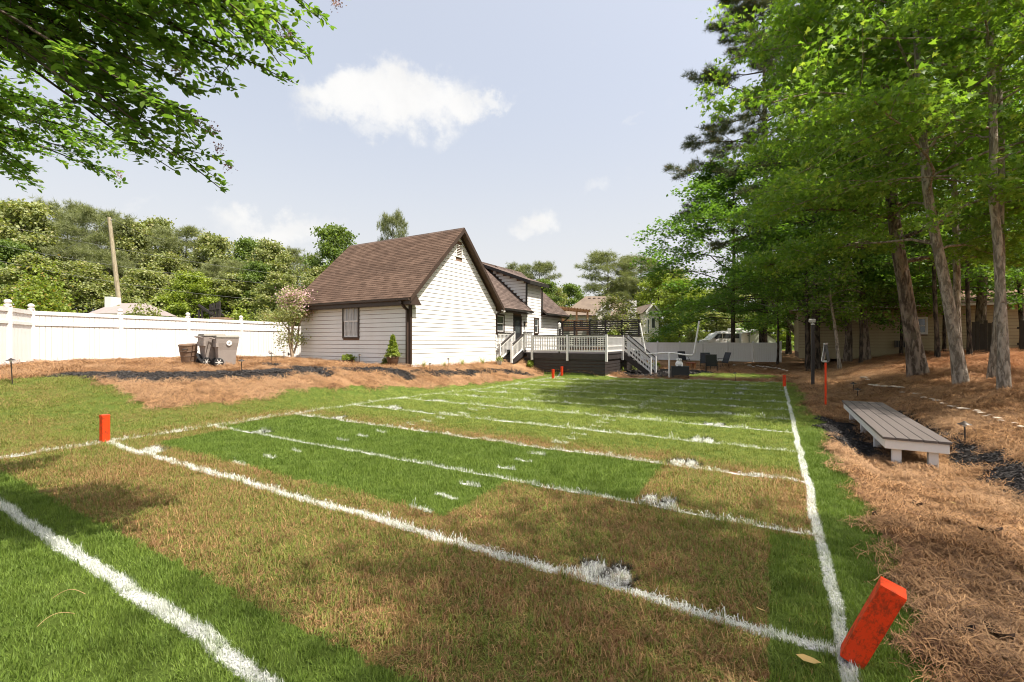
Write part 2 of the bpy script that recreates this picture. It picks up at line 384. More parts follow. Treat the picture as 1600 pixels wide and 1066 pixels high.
def build_ground():
    xs = np.concatenate([graded(-22, -900, 60)[::-1], np.arange(-22, 26.01, .1), graded(26, 900, 60)])
    ys = np.concatenate([graded(1.2, -500, 46)[::-1], np.arange(1.2, 26.01, .1), graded(26, 1200, 90)])
    X, Y = np.meshgrid(xs, ys); x, y = X.ravel(), Y.ravel(); z = hz(x, y)
    s, m, g = zones(x, y); nx, ny = len(xs), len(ys)
    i = (np.arange(ny - 1)[:, None] * nx + np.arange(nx - 1)[None]).ravel()
    me = mesh_np('ground', np.stack([x, y, z], 1), np.stack([i, i + 1, i + 1 + nx, i + nx], 1))
    for nm, a in (('straw', s), ('mulch', m)):
        at_ = me.attributes.new(nm, 'FLOAT', 'POINT'); at_.data.foreach_set('value', a.astype(np.float32))
    tag(link('ground', me, GROUND, smooth=True), kind='structure')
build_ground()

# ------------------------------------------------------------------ scattered ground cover (grass, straw, mulch): instanced tufts
def ribbon_tuft(name, m, n, radius, lens, width, lean, segs, flat=False, seed=0):
    r = np.random.default_rng(seed); V, Fq = [], []
    for i in range(n):
        a = r.uniform(0, 2 * pi); rr = radius * math.sqrt(r.uniform()); b = np.array((rr * cos(a), rr * sin(a), 0.0))
        L = r.uniform(*lens); h = r.uniform(0, 2 * pi); hd = np.array((cos(h), sin(h), 0)); sdv = np.array((-sin(h), cos(h), 0)) * width / 2 * r.uniform(.7, 1.2)
        cv = r.uniform(-1, 1); z0 = r.uniform(-.2, .6)
        base = len(V); ln = r.uniform(*lean)
        for s in range(segs + 1):
            t = s / segs
            if flat:
                p = b + hd * (t - .5) * L + np.array((-sin(h), cos(h), 0)) * cv * .09 * L * 4 * t * (1 - t) + np.array((0, 0, .012 + .05 * z0 * (1 - (2 * t - 1) ** 2) + .02 * r.uniform(-1, 1)))
                w = sdv
            else:
                p = b + hd * ln * L * t ** 1.6 + np.array((0, 0, L * (t - .35 * ln * t * t))); w = sdv * (1 - .88 * t)
            V += [p - w, p + w]
        for s in range(segs): k = base + 2 * s; Fq.append((k, k + 1, k + 3, k + 2))
    me = mesh_np(name, np.array(V), np.array(Fq)); me.materials.append(m)
    return bpy.data.objects.new(name, me)
def scatter(name, pts, rot, scl, idx, protos, kind='stuff'):
    c = bpy.data.collections.new(name + '_kinds')
    for i, p in enumerate(protos): p.name = '%s_%02d' % (name, i); c.objects.link(p)
    me = bpy.data.meshes.new(name); me.vertices.add(len(pts)); me.vertices.foreach_set('co', np.asarray(pts, np.float32).ravel())
    for nm, ty, a, key in (('rot', 'FLOAT_VECTOR', rot, 'vector'), ('scl', 'FLOAT_VECTOR', scl, 'vector'), ('idx', 'INT', idx, 'value')):
        at_ = me.attributes.new(nm, ty, 'POINT'); at_.data.foreach_set(key, np.asarray(a, np.int32 if ty == 'INT' else np.float32).ravel())
    g = bpy.data.node_groups.new(name + '_nodes', 'GeometryNodeTree')
    g.interface.new_socket('Geometry', in_out='INPUT', socket_type='NodeSocketGeometry'); g.interface.new_socket('Geometry', in_out='OUTPUT', socket_type='NodeSocketGeometry')
    N = g.nodes.new; gi, go = N('NodeGroupInput'), N('NodeGroupOutput'); ip = N('GeometryNodeInstanceOnPoints'); ci = N('GeometryNodeCollectionInfo')
    ci.inputs['Collection'].default_value = c; ci.inputs['Separate Children'].default_value = True; ci.inputs['Reset Children'].default_value = True
    ip.inputs['Pick Instance'].default_value = True
    def att(nm, ty):
        a = N('GeometryNodeInputNamedAttribute'); a.data_type = ty; a.inputs[0].default_value = nm; return a.outputs[0]
    l = g.links.new
    l(gi.outputs[0], ip.inputs['Points']); l(ci.outputs[0], ip.inputs['Instance']); l(att('idx', 'INT'), ip.inputs['Instance Index'])
    l(att('rot', 'FLOAT_VECTOR'), ip.inputs['Rotation']); l(att('scl', 'FLOAT_VECTOR'), ip.inputs['Scale']); l(ip.outputs[0], go.inputs[0])
    o = link(name, me); o.modifiers.new('scatter', 'NODES').node_group = g
    return tag(o, kind=kind)
def band_points(bands, seed):
    r = np.random.default_rng(seed); out = []
    for y0, y1, dens, sc in bands:
        half = 1.18 * y1 + .4; n = int((y1 - y0) * 2 * half * dens)
        x = r.uniform(-half, half, n); y = r.uniform(y0, y1, n); k = np.abs(x) < 1.18 * y + .4
        out.append(np.stack([x[k], y[k], np.full(k.sum(), sc)], 1))
    return np.concatenate(out)
def slope_rot(x, y, yaw, jit=0.0, seed=0):
    """Euler angles that turn by yaw, then lean with the slope of the ground"""
    e = .12; r = np.random.default_rng(seed); n = len(x)
    zx = (hz(x + e, y) - hz(x - e, y)) / (2 * e) + r.normal(0, 1, n) * jit; zy = (hz(x, y + e) - hz(x, y - e)) / (2 * e) + r.normal(0, 1, n) * jit
    Z = np.stack([-zx, -zy, np.ones(n)], 1); Z /= np.linalg.norm(Z, axis=1)[:, None]
    A = np.stack([np.cos(yaw), np.sin(yaw), np.zeros(n)], 1); A -= Z * (A * Z).sum(1)[:, None]; A /= np.linalg.norm(A, axis=1)[:, None]
    B = np.cross(Z, A)
    return np.stack([np.arctan2(B[:, 2], Z[:, 2]), -np.arcsin(np.clip(A[:, 2], -1, 1)), np.arctan2(A[:, 1], A[:, 0])], 1)
def build_grass():
    protos = [ribbon_tuft('blade_tuft', GRASS, 32, .06, (.02, .046), .0052, (.15, .75), 2, seed=i) for i in range(4)] + \
             [ribbon_tuft('blade_tuft', GRASS, 22, .06, (.017, .043), .0048, (.45, 1.4), 2, seed=9 + i) for i in range(3)] + \
             [ribbon_tuft('thatch_tuft', GRASS, 26, .075, (.03, .075), .0036, (0, 0), 3, True, 80 + i) for i in range(3)]
    p = band_points([(1.9, 3.2, 470, 1.0), (3.2, 5, 370, 1.05), (5, 8, 240, 1.2), (8, 13, 120, 1.55), (13, 20, 60, 2.1), (20, 28, 30, 2.6)], 3)
    x, y, sc = p.T; s, m, g = zones(x, y); u, v = UV(x, y); r = np.random.default_rng(5)
    lush = ((u < -1.3) | ((v < .36) & (u < 1.55)) | (v < 0) | ((u > .38) & (u < 1.64) & (v > 3) & (v < 9)) | ((u > 1.6) & (u < 3.25) & (v > 1.58) & (v < 9.5)))
    midg = (u > 3.2) | (v > 9.8)
    bald = rough(x, y, 1.9, 2) + .6 * rough(x, y, 5.3, 6)
    keep = np.where(lush, 1.0, np.where(midg, .85, np.clip(.74 - .6 * bald, .06, .9))) * np.where(lush, 1, np.clip(.72 + .55 * (rough(x, y, 17, 3) + .7 * rough(x, y, 37, 9)), .12, 1))
    rnd = r.uniform(size=len(x)); flat = (rnd >= keep) & ~lush & (r.uniform(size=len(x)) < .8)
    k = (g > .5) & ((rnd < keep) | flat) & (y < 28)
    x, y, sc, lush, midg, flat = x[k], y[k], sc[k], lush[k], midg[k], flat[k]; n = len(x)
    yaw = r.uniform(0, 2 * pi, n); rot = slope_rot(x, y, yaw, .12, 1)
    h = np.where(lush, r.uniform(.75, 1.15, n), r.uniform(.6, 1.15, n)) * np.where(midg, .9, 1) * np.minimum(sc, 1.35) * np.clip(r.lognormal(-.03, .26, n), .55, 1.9)
    idx = np.where(lush, r.integers(0, 4, n), np.where(flat, r.integers(7, 10, n), r.integers(0, 7, n)))
    scatter('grass', np.stack([x, y, hz(x, y) - .003], 1), rot, np.stack([sc, sc, h], 1), idx, protos)
build_grass()
def straw_col(t, bs):
    r = t.isl(); n = t.noise(t.pos(), .7, 3); q = t.noise(t.pos(), 7, 2)
    c = t.mix(r, (.24, .125, .056), (.48, .285, .135)); c = t.mix(t.ss(r, .78, .8), c, (.10, .05, .028)); c = t.mix(t.mul(.4, t.ss(n, .4, .65)), c, (.47, .31, .18))
    rust = t.ss(t.v('DOT_PRODUCT', t.pos(), (*RV, 0)), float(G @ RV) + 2.6, float(G @ RV) + 6)
    c = t.mix(t.mul(.45, rust), c, (.34, .125, .05))
    return t.mix(t.mul(.5, t.ss(q, .55, .7)), c, (.15, .075, .04))
STRAW = mat('pine_needles', straw_col, rough=.65, spec=.2, trans=.12, tcol=(1, .9, .7))
def build_straw():
    protos = [ribbon_tuft('needle_tuft', STRAW, 30, .13, (.09, .2), .0036, (0, 0), 4, True, 30 + i) for i in range(5)]
    p = band_points([(1.9, 3.2, 300, .95), (3.2, 5, 220, 1.0), (5, 8, 110, 1.15), (8, 13, 50, 1.5), (13, 20, 20, 2.0), (20, 32, 7, 2.8)], 13)
    x, y, sc = p.T; s, m, g = zones(x, y); r = np.random.default_rng(6); u, v = UV(x, y)
    s2 = zones(x + r.normal(0, .07, len(x)), y + r.normal(0, .07, len(x)))[0]
    inhouse = (v > 12.5) & (u > 10)
    k = ((s > .5) | (s2 > .5)) & (m < .5) & ~inhouse
    x, y, sc = x[k], y[k], sc[k]; n = len(x); rot = slope_rot(x, y, r.uniform(0, 2 * pi, n), .16, 2)
    scatter('pine_straw', np.stack([x, y, hz(x, y) + r.uniform(-.004, .022, n)], 1), rot, np.stack([sc, sc, np.minimum(sc, 1.5)], 1), r.integers(0, 5, n), protos)
build_straw()
def build_mulch():
    MUL = mat('mulch_chips', lambda t, b: t.mix(t.isl(), (.007, .007, .007), (.06, .053, .05)), rough=.8, spec=.25)
    protos = []
    for i in range(3):
        b = MB(); r = random.Random(60 + i)
        for k in range(16):
            m = Euler((r.uniform(-.7, .7), r.uniform(-.7, .7), r.uniform(0, 6.3))).to_matrix()
            b.box((r.uniform(-.1, .1), r.uniform(-.1, .1), r.uniform(0, .03)), (r.uniform(.03, .09), r.uniform(.008, .022), r.uniform(.004, .012)), m)
        me = b.mesh('chip_tuft'); me.materials.append(MUL); protos.append(bpy.data.objects.new('chip_tuft', me))
    p = band_points([(3.5, 7, 130, .8), (7, 12, 70, 1.0), (12, 20, 26, 1.4), (20, 30, 9, 2.0)], 17)
    x, y, sc = p.T; k = zones(x, y)[1] > .5; x, y, sc = x[k], y[k], sc[k]; n = len(x); r = np.random.default_rng(8)
    scatter('bark_mulch', np.stack([x, y, hz(x, y)], 1), slope_rot(x, y, r.uniform(0, 6.3, n)), np.stack([sc, sc, sc], 1), r.integers(0, 3, n), protos)
build_mulch()
# ------------------------------------------------------------------ the house (built in the field's frame: x across to the right, y along the field)
class Frame:
    """a thing whose parts are authored in field coordinates (x = -v, y = u, z)"""
    def __init__(s, name, label, cat, o, group=None, rz=-TH):
        p = F(o[1], -o[0], o[2]); s.o = Vector(o); s.t = thing(name, label, cat, p, rz, group)
    def part(s, name, mb, m, parent=None, **kw):
        o = mb.build(name, m, parent or s.t, **kw)
        if parent is None: o.location = -s.o
        return o
    def share(s, name, me, loc, parent=None, rz=0.0):
        o = link(name, me, None, parent or s.t); o.location = Vector(loc) - (s.o if parent is None else Vector()); o.rotation_euler.z = rz
        return o
def shingle_mat(name, a, b, mould):
    def fn(t, bs):
        r = t.isl(); p = t.obj(); n = t.noise(p, .7, 4, .6); f = t.noise(p, 90, 3)
        c = t.mix(r, a, b); c = t.mix(t.mul(.55, t.ss(n, .42, .7)), c, mould)
        return t.mix(t.mul(.35, f), c, (.02, .015, .012)), t.bump(f, .4, .004)
    return mat(name, fn, rough=.95, spec=.08)
SH_BROWN = shingle_mat('brown_shingles', (.10, .064, .047), (.155, .102, .076), (.06, .04, .031))
SH_GREY = shingle_mat('grey_brown_shingles', (.10, .075, .066), (.165, .125, .108), (.06, .048, .044))
SH_FAR = shingle_mat('far_shingles', (.19, .15, .12), (.24, .19, .15), (.14, .11, .09))
def shingles(mb, p0, along, up, L, H, lo=None, exp=.142, tab=.30, clip=None):
    """overlapping tabs over a sloping rectangle; lo/hi clip(s) give the covered span per course"""
    along, up = Vector(along).normalized(), Vector(up).normalized(); nrm = along.cross(up); nrm = nrm if nrm.z > 0 else -nrm
    r = random.Random(4); n = int(H / exp)
    for c in range(n + 1):
        s0 = c * exp; s1 = min(s0 + exp * 1.18, H)
        a0, a1 = (0, L) if clip is None else clip(s0)
        x = a0 - (tab * .5 if c % 2 else 0) - r.uniform(0, .06)
        while x < a1:
            b, e = max(x, a0), min(x + tab - .006, a1)
            if e - b > .02:
                d = r.uniform(-.006, .006); th = .016 + r.uniform(0, .004)
                P = [Vector(p0) + along * q + up * w + nrm * h for q, w, h in ((b, s0 + d, th), (e, s0 + d, th), (e, s1, .004), (b, s1, .004), (b, s0 + d, 0), (e, s0 + d, 0))]
                mb.raw(P, [(0, 1, 2, 3), (4, 5, 1, 0), (4, 0, 3), (1, 5, 2)])
            x += tab
    return mb
EXPO = .178
def lap(mb_or_none, L, axis, thick=.02, h=EXPO - .017):
    """one lap board of length L running along x (axis 0) or y (axis 1), its lower edge proud; outward is -y (axis 0) or +x (axis 1)"""
    b = MB(); o, t = .014, thick
    prof = [(0, 0), (t + o, 0), (t, h), (0, h)]
    if axis == 0: b.prism([(-p, q) for p, q in prof], (0, L), axis=0)
    else: b.prism(prof, (0, L), axis=1)
    return b
def siding(fr, axis, plane, spans, m, z0, z1):
    """boards between z0 and z1; spans(z) gives (start, end) along the wall"""
    cache = {}; z = z0
    while z < z1:
        for a, b in spans(z):
            if b - a > .06:
                key = round(b - a, 3)
                if key not in cache:
                    me = lap(None, b - a, axis).mesh('siding_board'); me.materials.append(m); cache[key] = me
                fr.share('siding_board', cache[key], (a, plane, z) if axis == 0 else (plane, a, z))
        z += EXPO
def cut(spans, holes, z):
    for (a, b, lo, hi) in holes:
        if z + EXPO > lo and z < hi:
            out = []
            for s, e in spans:
                if b <= s or a >= e: out.append((s, e)); continue
                if a > s: out.append((s, a))
                if b < e: out.append((b, e))
            spans = out
    return spans
CURTAIN = mat('curtained_pane', lambda t, b: t.mix(t.ss(t.noise(t.scale(t.obj(), (34, 34, 1.2)), 1, 3), .35, .65), (.16, .16, .165), (.46, .45, .44)), rough=.08, spec=.6)
def window(fr, axis, plane, a, b, lo, hi, name='window', curtain=False, sashes=2, casing=BROWNTRIM, muntins=0):
    """double-hung window: casing, sashes, panes, sill; outward is -y (axis 0) or +x (axis 1)"""
    def P(s, d, z): return (s, plane - d, z) if axis == 0 else (plane + d, s, z)
    def ab(mb, s0, s1, d0, d1, z0, z1): return mb.ab(P(s0, d0, z0), P(s1, d1, z1))
    w = fr.part(name, ab(ab(ab(ab(MB(), a - .07, a, .0, .055, lo - .07, hi + .07), b, b + .07, .0, .055, lo - .07, hi + .07), a, b, .0, .055, hi, hi + .07), a, b, .0, .055, lo - .07, lo), casing)
    mid = (lo + hi) / 2
    sa = MB(); t = .045
    for z0, z1, d in ((lo, mid + .02, .012), (mid - .02, hi, .028)):
        ab(sa, a, a + t, d - .02, d, z0, z1); ab(sa, b - t, b, d - .02, d, z0, z1); ab(sa, a + t, b - t, d - .02, d, z0, z0 + t); ab(sa, a + t, b - t, d - .02, d, z1 - t, z1)
        for k in range(muntins):
            x = a + (b - a) * (k + 1) / (muntins + 1); ab(sa, x - .008, x + .008, d - .018, d - .002, z0 + t, z1 - t)
    s = fr.part('sash', sa, WHITE, w)
    for z0, z1, d in ((lo + t, mid - .02, -.002), (mid + .02, hi - t, .014)):
        fr.part('pane', ab(MB(), a + t, b - t, d - .004, d, z0, z1), CURTAIN if curtain else GLASS, w)
    return w

GX0, GX1, GY0, GY1, GM = -19.5, -12.6, 10.17, 16.37, 13.27      # the gabled wing
HS, ZAP, ZG = .98, 6.70, .55
def build_house():
    fr = Frame('house', 'white lap-sided house with brown roof, its gabled wing facing the turf field', 'house', (GX1, GY0, ZG))
    zt = lambda y: ZAP - .14 - abs(y - GM) * HS                 # underside of the wing's roof
    wall = MB().prism([(GY0 + .02, ZG - .2), (GY1 - .02, ZG - .2), (GY1 - .02, zt(GY1) ), (GM, zt(GM)), (GY0 + .02, zt(GY0))], (GX0, GX1 - .02), axis=0)
    fr.part('wall', wall, GAP)
    found = MB().ab((GX1 - .05, GY0 + .03, ZG - .25), (GX1 + .012, GY1, ZG + .42)).ab((GX0, GY0 - .012, ZG - .25), (GX1 - .051, GY0 + .05, ZG + .24))
    fr.part('foundation', found, WHITE)
    vent = (GM - .24, GM + .24, 5.42, 5.98)
    z = ZG + .43
    while z < 6.4:                                              # boards of the gable, their ends cut to the roof slope
        jn = GY0 + 1.2 + (round(z / EXPO) * 1.83) % 4.4
        for s0, s1 in cut([(GY0 + .07, jn - .002), (jn + .002, GY1 - .03)], [vent], z):
            t_, o_ = .02, .014; h_ = EXPO - .016; cl = lambda y, zz: min(max(y, GM - (ZAP - .15 - zz) / HS), GM + (ZAP - .15 - zz) / HS)
            a0, b0, a1, b1 = cl(s0, z), cl(s1, z), cl(s0, z + h_), cl(s1, z + h_)
            if b0 - a0 > .08:
                m_ = MB().raw([(0, a0, 0), (t_ + o_, a0, 0), (t_ + o_, b0, 0), (0, b0, 0), (0, a1, h_), (t_, a1, h_), (t_, b1, h_), (0, b1, h_)], [(3, 2, 1, 0), (4, 5, 6, 7), (0, 1, 5, 4), (1, 2, 6, 5), (2, 3, 7, 6), (3, 0, 4, 7)])
                me = m_.mesh('siding_board'); me.materials.append(WHITE); fr.share('siding_board', me, (GX1 - .02, 0, z))
        z += EXPO
    wx = (-16.46, -15.56, 1.83, 3.17)
    siding(fr, 0, GY0 + .02, lambda z: cut([(GX0 + .02, GX1 - .09)], [(wx[0] - .07, wx[1] + .07, wx[2] - .07, wx[3] + .07)], z), WHITE, ZG + .25, 3.34)
    window(fr, 0, GY0, *wx, curtain=True, muntins=2)
    gv = fr.part('gable_vent', MB().ab((GX1 - .02, vent[0], vent[2]), (GX1 + .03, vent[0] + .05, vent[3])).ab((GX1 - .02, vent[1] - .05, vent[2]), (GX1 + .03, vent[1], vent[3])).ab((GX1 - .02, vent[0] + .05, vent[2]), (GX1 + .03, vent[1] - .05, vent[2] + .05)).ab((GX1 - .02, vent[0] + .05, vent[3] - .05), (GX1 + .03, vent[1] - .05, vent[3])), WHITE)
    for k in range(6): fr.part('louver', MB().box((GX1 - .0, GM, vent[2] + .09 + k * .075), (.05, .37, .012), Euler((0, rad(35), 0)).to_matrix()), WHITE, gv)
    fr.part('corner_board', MB().ab((GX1 - .021, GY0 - .025, ZG + .2), (GX1 + .022, GY0 + .065, 3.35)).ab((GX1 - .09, GY0 - .025, ZG + .2), (GX1 - .0215, GY0 + .019, 3.35)), BROWNTRIM)
    # roof of the wing
    x0, x1, ye0, ye1 = GX0 - .3, GX1 + .3, GY0 - .35, GY1 + .35; ze = ZAP - (GM - ye0) * HS
    for nm, ya in (('roof', ye0), ('roof', ye1)):
        rf = fr.part(nm, MB().prism([(GM, ZAP), (ya, ze), (ya, ze - .13), (GM, ZAP - .13)], (x0, x1), axis=0), SH_BROWN)
    sh = shingles(MB(), (x0 - .02, ye0 - .02, ze - .012), (1, 0, 0), (0, 1, HS), x1 - x0 + .04, math.hypot(GM - ye0, ZAP - ze) + .02)
    tag(fr.part('shingle_tabs', sh, SH_BROWN), kind='stuff')
    rc = MB()
    for k in range(26):
        xx = x0 + (x1 - x0) * k / 26; rc.prism([(GM - .15, ZAP - .13), (GM, ZAP + .03), (GM + .15, ZAP - .13), (GM, ZAP - .02)], (xx, xx + .29), axis=0)
    fr.part('ridge_cap', rc, SH_GREY)
    for sgn, ya in ((-1, ye0), (1, ye1)):
        for xr in (x1 + .002, x0 - .032):
            fr.part('rake_board', MB().prism([(GM, ZAP + .0), (ya, ze + .0), (ya, ze - .2), (GM, ZAP - .2)], (xr, xr + .03), axis=0), BROWNTRIM)
        fr.part('frieze_board', MB().prism([(GM, ZAP - .15), (GM + sgn * 3.05, ZAP - .15 - 3.05 * HS), (GM + sgn * 3.05, ZAP - .32 - 3.05 * HS), (GM, ZAP - .32)], (GX1 + .0, GX1 + .028), axis=0), BROWNTRIM)
    g = MB().prism([(ye0 + .0, ze - .02), (ye0 - .12, ze - .02), (ye0 - .11, ze - .1), (ye0 - .02, ze - .13), (ye0, ze - .13)], (x0, x1 - .01), axis=0)
    fr.part('gutter', g, BROWNTRIM)
    fr.part('fascia', MB().ab((x0, ye0 + .001, ze - .26), (x1 - .001, ye0 + .028, ze - .131)).ab((x0 + .01, ye0 + .029, ze - .27), (x1 - .01, GY0 - .03, ze - .24)), BROWNTRIM)
    fr.part('eave_return', MB().prism([(ye0 + .03, ze - .02), (ye0 + .03, ze - .27), (GY0 + .3, ze - .27), (GY0 + .02, ze + .1)], (GX1 + .05, x1 - .001), axis=0), BROWNTRIM)
    def spout(yb, yw, x, zt_, sgn):
        b = MB().beam((x, yb, zt_), (x, yb, zt_ - .12), .07, .09).beam((x, yb, zt_ - .1), (x, yw, zt_ - .34), .07, .09).beam((x, yw, zt_ - .3), (x, yw, ZG + .22), .07, .1)
        fr.part('downspout', b, BROWNTRIM)
    spout(ye0 - .05, GY0 - .07, GX1 - .12, ze - .12, 1)
    # main block behind the wing
    MX, MY1, RX, RZ = -12.78, 25.0, -16.15, 6.62; ex = -12.4; sl = .865; ez = RZ - (ex - RX) * sl
    fr.part('wall', MB().ab((-19.2, GY1 - .3, 0), (MX - .02, MY1, 3.6)), GAP, )
    fr.part('foundation', MB().ab((MX - .06, GY1 - .2, 0), (MX + .012, MY1 + .01, ZG + .2)), WHITE)
    D0, D1 = 20.0, 21.85
    doorh = (18.5, 19.28, 1.2, 3.0); w1 = (16.72, 17.38, 2.15, 2.98); w2 = (20.95, 21.4, 2.15, 2.98)
    hs = [(doorh[0] - .08, doorh[1] + .08, 1.0, doorh[3] + .08)] + [(w[0] - .07, w[1] + .07, w[2] - .07, w[3] + .07) for w in (w1, w2)]
    def mspan(z):
        sp = [(GY1 + .02, MY1 - .05)]
        if z > 3.35 - EXPO: sp = [(D0 + .02, D1 - .02)]
        return cut(sp, hs, z)
    siding(fr, 1, MX - .02, mspan, WHITE, ZG + .2, 5.12)
    window(fr, 1, MX, *w1); window(fr, 1, MX, *w2)
    dr = fr.part('door', MB().ab((MX - .01, doorh[0], doorh[2]), (MX + .015, doorh[1], doorh[3])), BLACK)
    fr.part('pane', MB().ab((MX + .0155, doorh[0] + .14, doorh[2] + .9), (MX + .02, doorh[1] - .14, doorh[3] - .2)), GLASS, dr)
    fr.part('handle', MB().tube([(MX + .03, doorh[0] + .08, 2.15), (MX + .06, doorh[0] + .08, 2.15), (MX + .06, doorh[0] + .16, 2.15)], .014), BRONZE, dr)
    fr.part('door_casing', MB().ab((MX - .02, doorh[0] - .08, doorh[2]), (MX + .03, doorh[0] - .002, doorh[3] + .08)).ab((MX - .02, doorh[1] + .002, doorh[2]), (MX + .03, doorh[1] + .08, doorh[3] + .08)).ab((MX - .02, doorh[0] - .002, doorh[3] + .002), (MX + .03, doorh[1] + .002, doorh[3] + .08)), BROWNTRIM)
    sc = fr.part('wall_lantern', MB().ab((MX, 19.62, 2.5), (MX + .03, 19.74, 2.78)).ab((MX + .03, 19.6, 2.72), (MX + .2, 19.76, 2.75)), BRONZE)
    fr.part('lamp_glass', MB().lathe([(.05, 2.52), (.065, 2.56), (.065, 2.7), (.03, 2.72)], 10, (MX + .12, 19.68, 0)), worn('lamp_glass', (.6, .5, .38), None, 4, .3, .3), sc)
    # main roof, open where the dormer stands
    for y0, y1 in ((GY1 + .38, D0 - .0), (D1, MY1 + .3)):
        fr.part('roof', MB().prism([(RX, RZ), (ex, ez), (ex, ez - .13), (RX, RZ - .13)], (y0, y1), axis=1), SH_GREY)
        tag(fr.part('shingle_tabs', shingles(MB(), (ex + .02, y0, ez - .012), (0, 1, 0), (-1, 0, sl), y1 - y0 + .02, math.hypot(ex - RX, RZ - ez)), SH_GREY), kind='stuff')
        fr.part('gutter', MB().prism([(ex, ez - .02), (ex + .12, ez - .02), (ex + .11, ez - .1), (ex + .02, ez - .13), (ex, ez - .13)], (y0, y1), axis=1), DARKMETAL)
        fr.part('soffit', MB().ab((MX + .02, max(y0, GY1 + .4), ez - .2), (ex - .01, y1 - .02, ez - .14)), BROWNTRIM)
    fr.part('roof', MB().prism([(RX, RZ), (RX - 3.4, RZ - 3.4 * sl), (RX - 3.4, RZ - 3.4 * sl - .13), (RX, RZ - .13)], (GY1 - 1.8, MY1 + .3), axis=1), SH_GREY)
    fr.part('rake_board', MB().prism([(RX, RZ + .01), (ex, ez + .01), (ex, ez - .17), (RX, RZ - .17)], (MY1 + .302, MY1 + .33), axis=1), DARKMETAL)
    fr.part('wall', MB().prism([(MX - .02, 3.4), (MX - .02, ez), (RX, RZ - .15), (-19.2, RZ - .15 - 3.05 * sl), (-19.2, 3.4)], (MY1 - .25, MY1 - .01), axis=1), WHITE)
    # shed dormer
    zs = lambda x: 5.13 + .375 * (MX - x)
    fr.part('dormer_wall', MB().prism([(MX - .02, 3.3), (MX - .02, zs(MX)), (RX, zs(RX) - .02), (RX, RZ - .3)], (D0 + .02, D1 - .02), axis=1), GAP)
    xroof = lambda z: ex - (z - ez) / sl
    def dspan(z):
        a = xroof(z) + .02; b = MX - .06
        if z + EXPO > zs(MX): b = MX - (z + EXPO - zs(MX)) / .375 - .02
        return [(a, b)] if z > 3.0 else []
    siding(fr, 0, D0 + .02, dspan, WHITE, ZG + .2, 6.2)
    fr.part('dormer_roof', MB().prism([(MX + .38, zs(MX + .38)), (RX - .1, zs(RX - .1)), (RX - .1, zs(RX - .1) + .13), (MX + .38, zs(MX + .38) + .13)], (D0 - .3, D1 + .3), axis=1), SH_GREY)
    fr.part('dormer_fascia', MB().prism([(MX + .38, zs(MX + .38) - .05), (RX - .1, zs(RX - .1) - .05), (RX - .1, zs(RX - .1) + .14), (MX + .38, zs(MX + .38) + .14)], (D0 - .332, D0 - .302), axis=1).ab((MX + .382, D0 - .33, zs(MX + .38) - .06), (MX + .41, D1 + .32, zs(MX + .38) + .135)).ab((MX + .02, D0 + .0, zs(MX) - .14), (MX + .375, D1, zs(MX) - .10)), DARKMETAL)
    fr.part('corner_board', MB().ab((MX - .06, D0 - .03, 3.05), (MX + .024, D0 + .05, zs(MX) - .02)), DARKMETAL)
    fr.part('downspout', MB().beam((MX + .3, D1 + .18, zs(MX) + .0), (MX + .07, D1 - .0, zs(MX) - .3), .07, .07).beam((MX + .07, D1 - .0, zs(MX) - .25), (MX + .07, D1 - .0, 3.35), .07, .07), DARKMETAL)
    fr.part('flashing', MB().beam((ex - .1, D0 - .05, ez + .12), (RX, D0 - .05, RZ + .04), .06, .05), DARKMETAL)
    fr.part('downspout', MB().beam((ex + .06, GY1 + .5, ez - .1), (MX + .07, GY1 + .1, ez - .4), .07, .08).beam((MX + .07, GY1 + .1, ez - .36), (MX + .07, GY1 + .1, ZG + .25), .08, .08), BROWNTRIM)
    fr.part('downspout', MB().beam((ex + .06, MY1 + .2, ez - .1), (MX + .05, MY1 + .0, ez - .5), .07, .08).beam((MX + .05, MY1 + .0, ez - .46), (MX + .05, MY1 + .0, 1.0), .08, .08), DARKMETAL)
    fr.part('vent_pipe', MB().tube([(RX + .1, 18.5, RZ - .2), (RX + .1, 18.5, RZ + .52)], .06, 10).tube([(RX + .1, 18.5, RZ + .5), (RX + .1, 18.5, RZ + .62)], .11, 10), DARKMETAL)
    fr.part('floodlight', MB().ab((GX1 + .2, GY1 + .2, 3.18), (GX1 + .3, GY1 + .3, 3.24)).lathe([(.03, 0), (.06, .05), (.06, .1)], 10, (GX1 + .32, GY1 + .3, 3.1)), WHITE)
build_house()

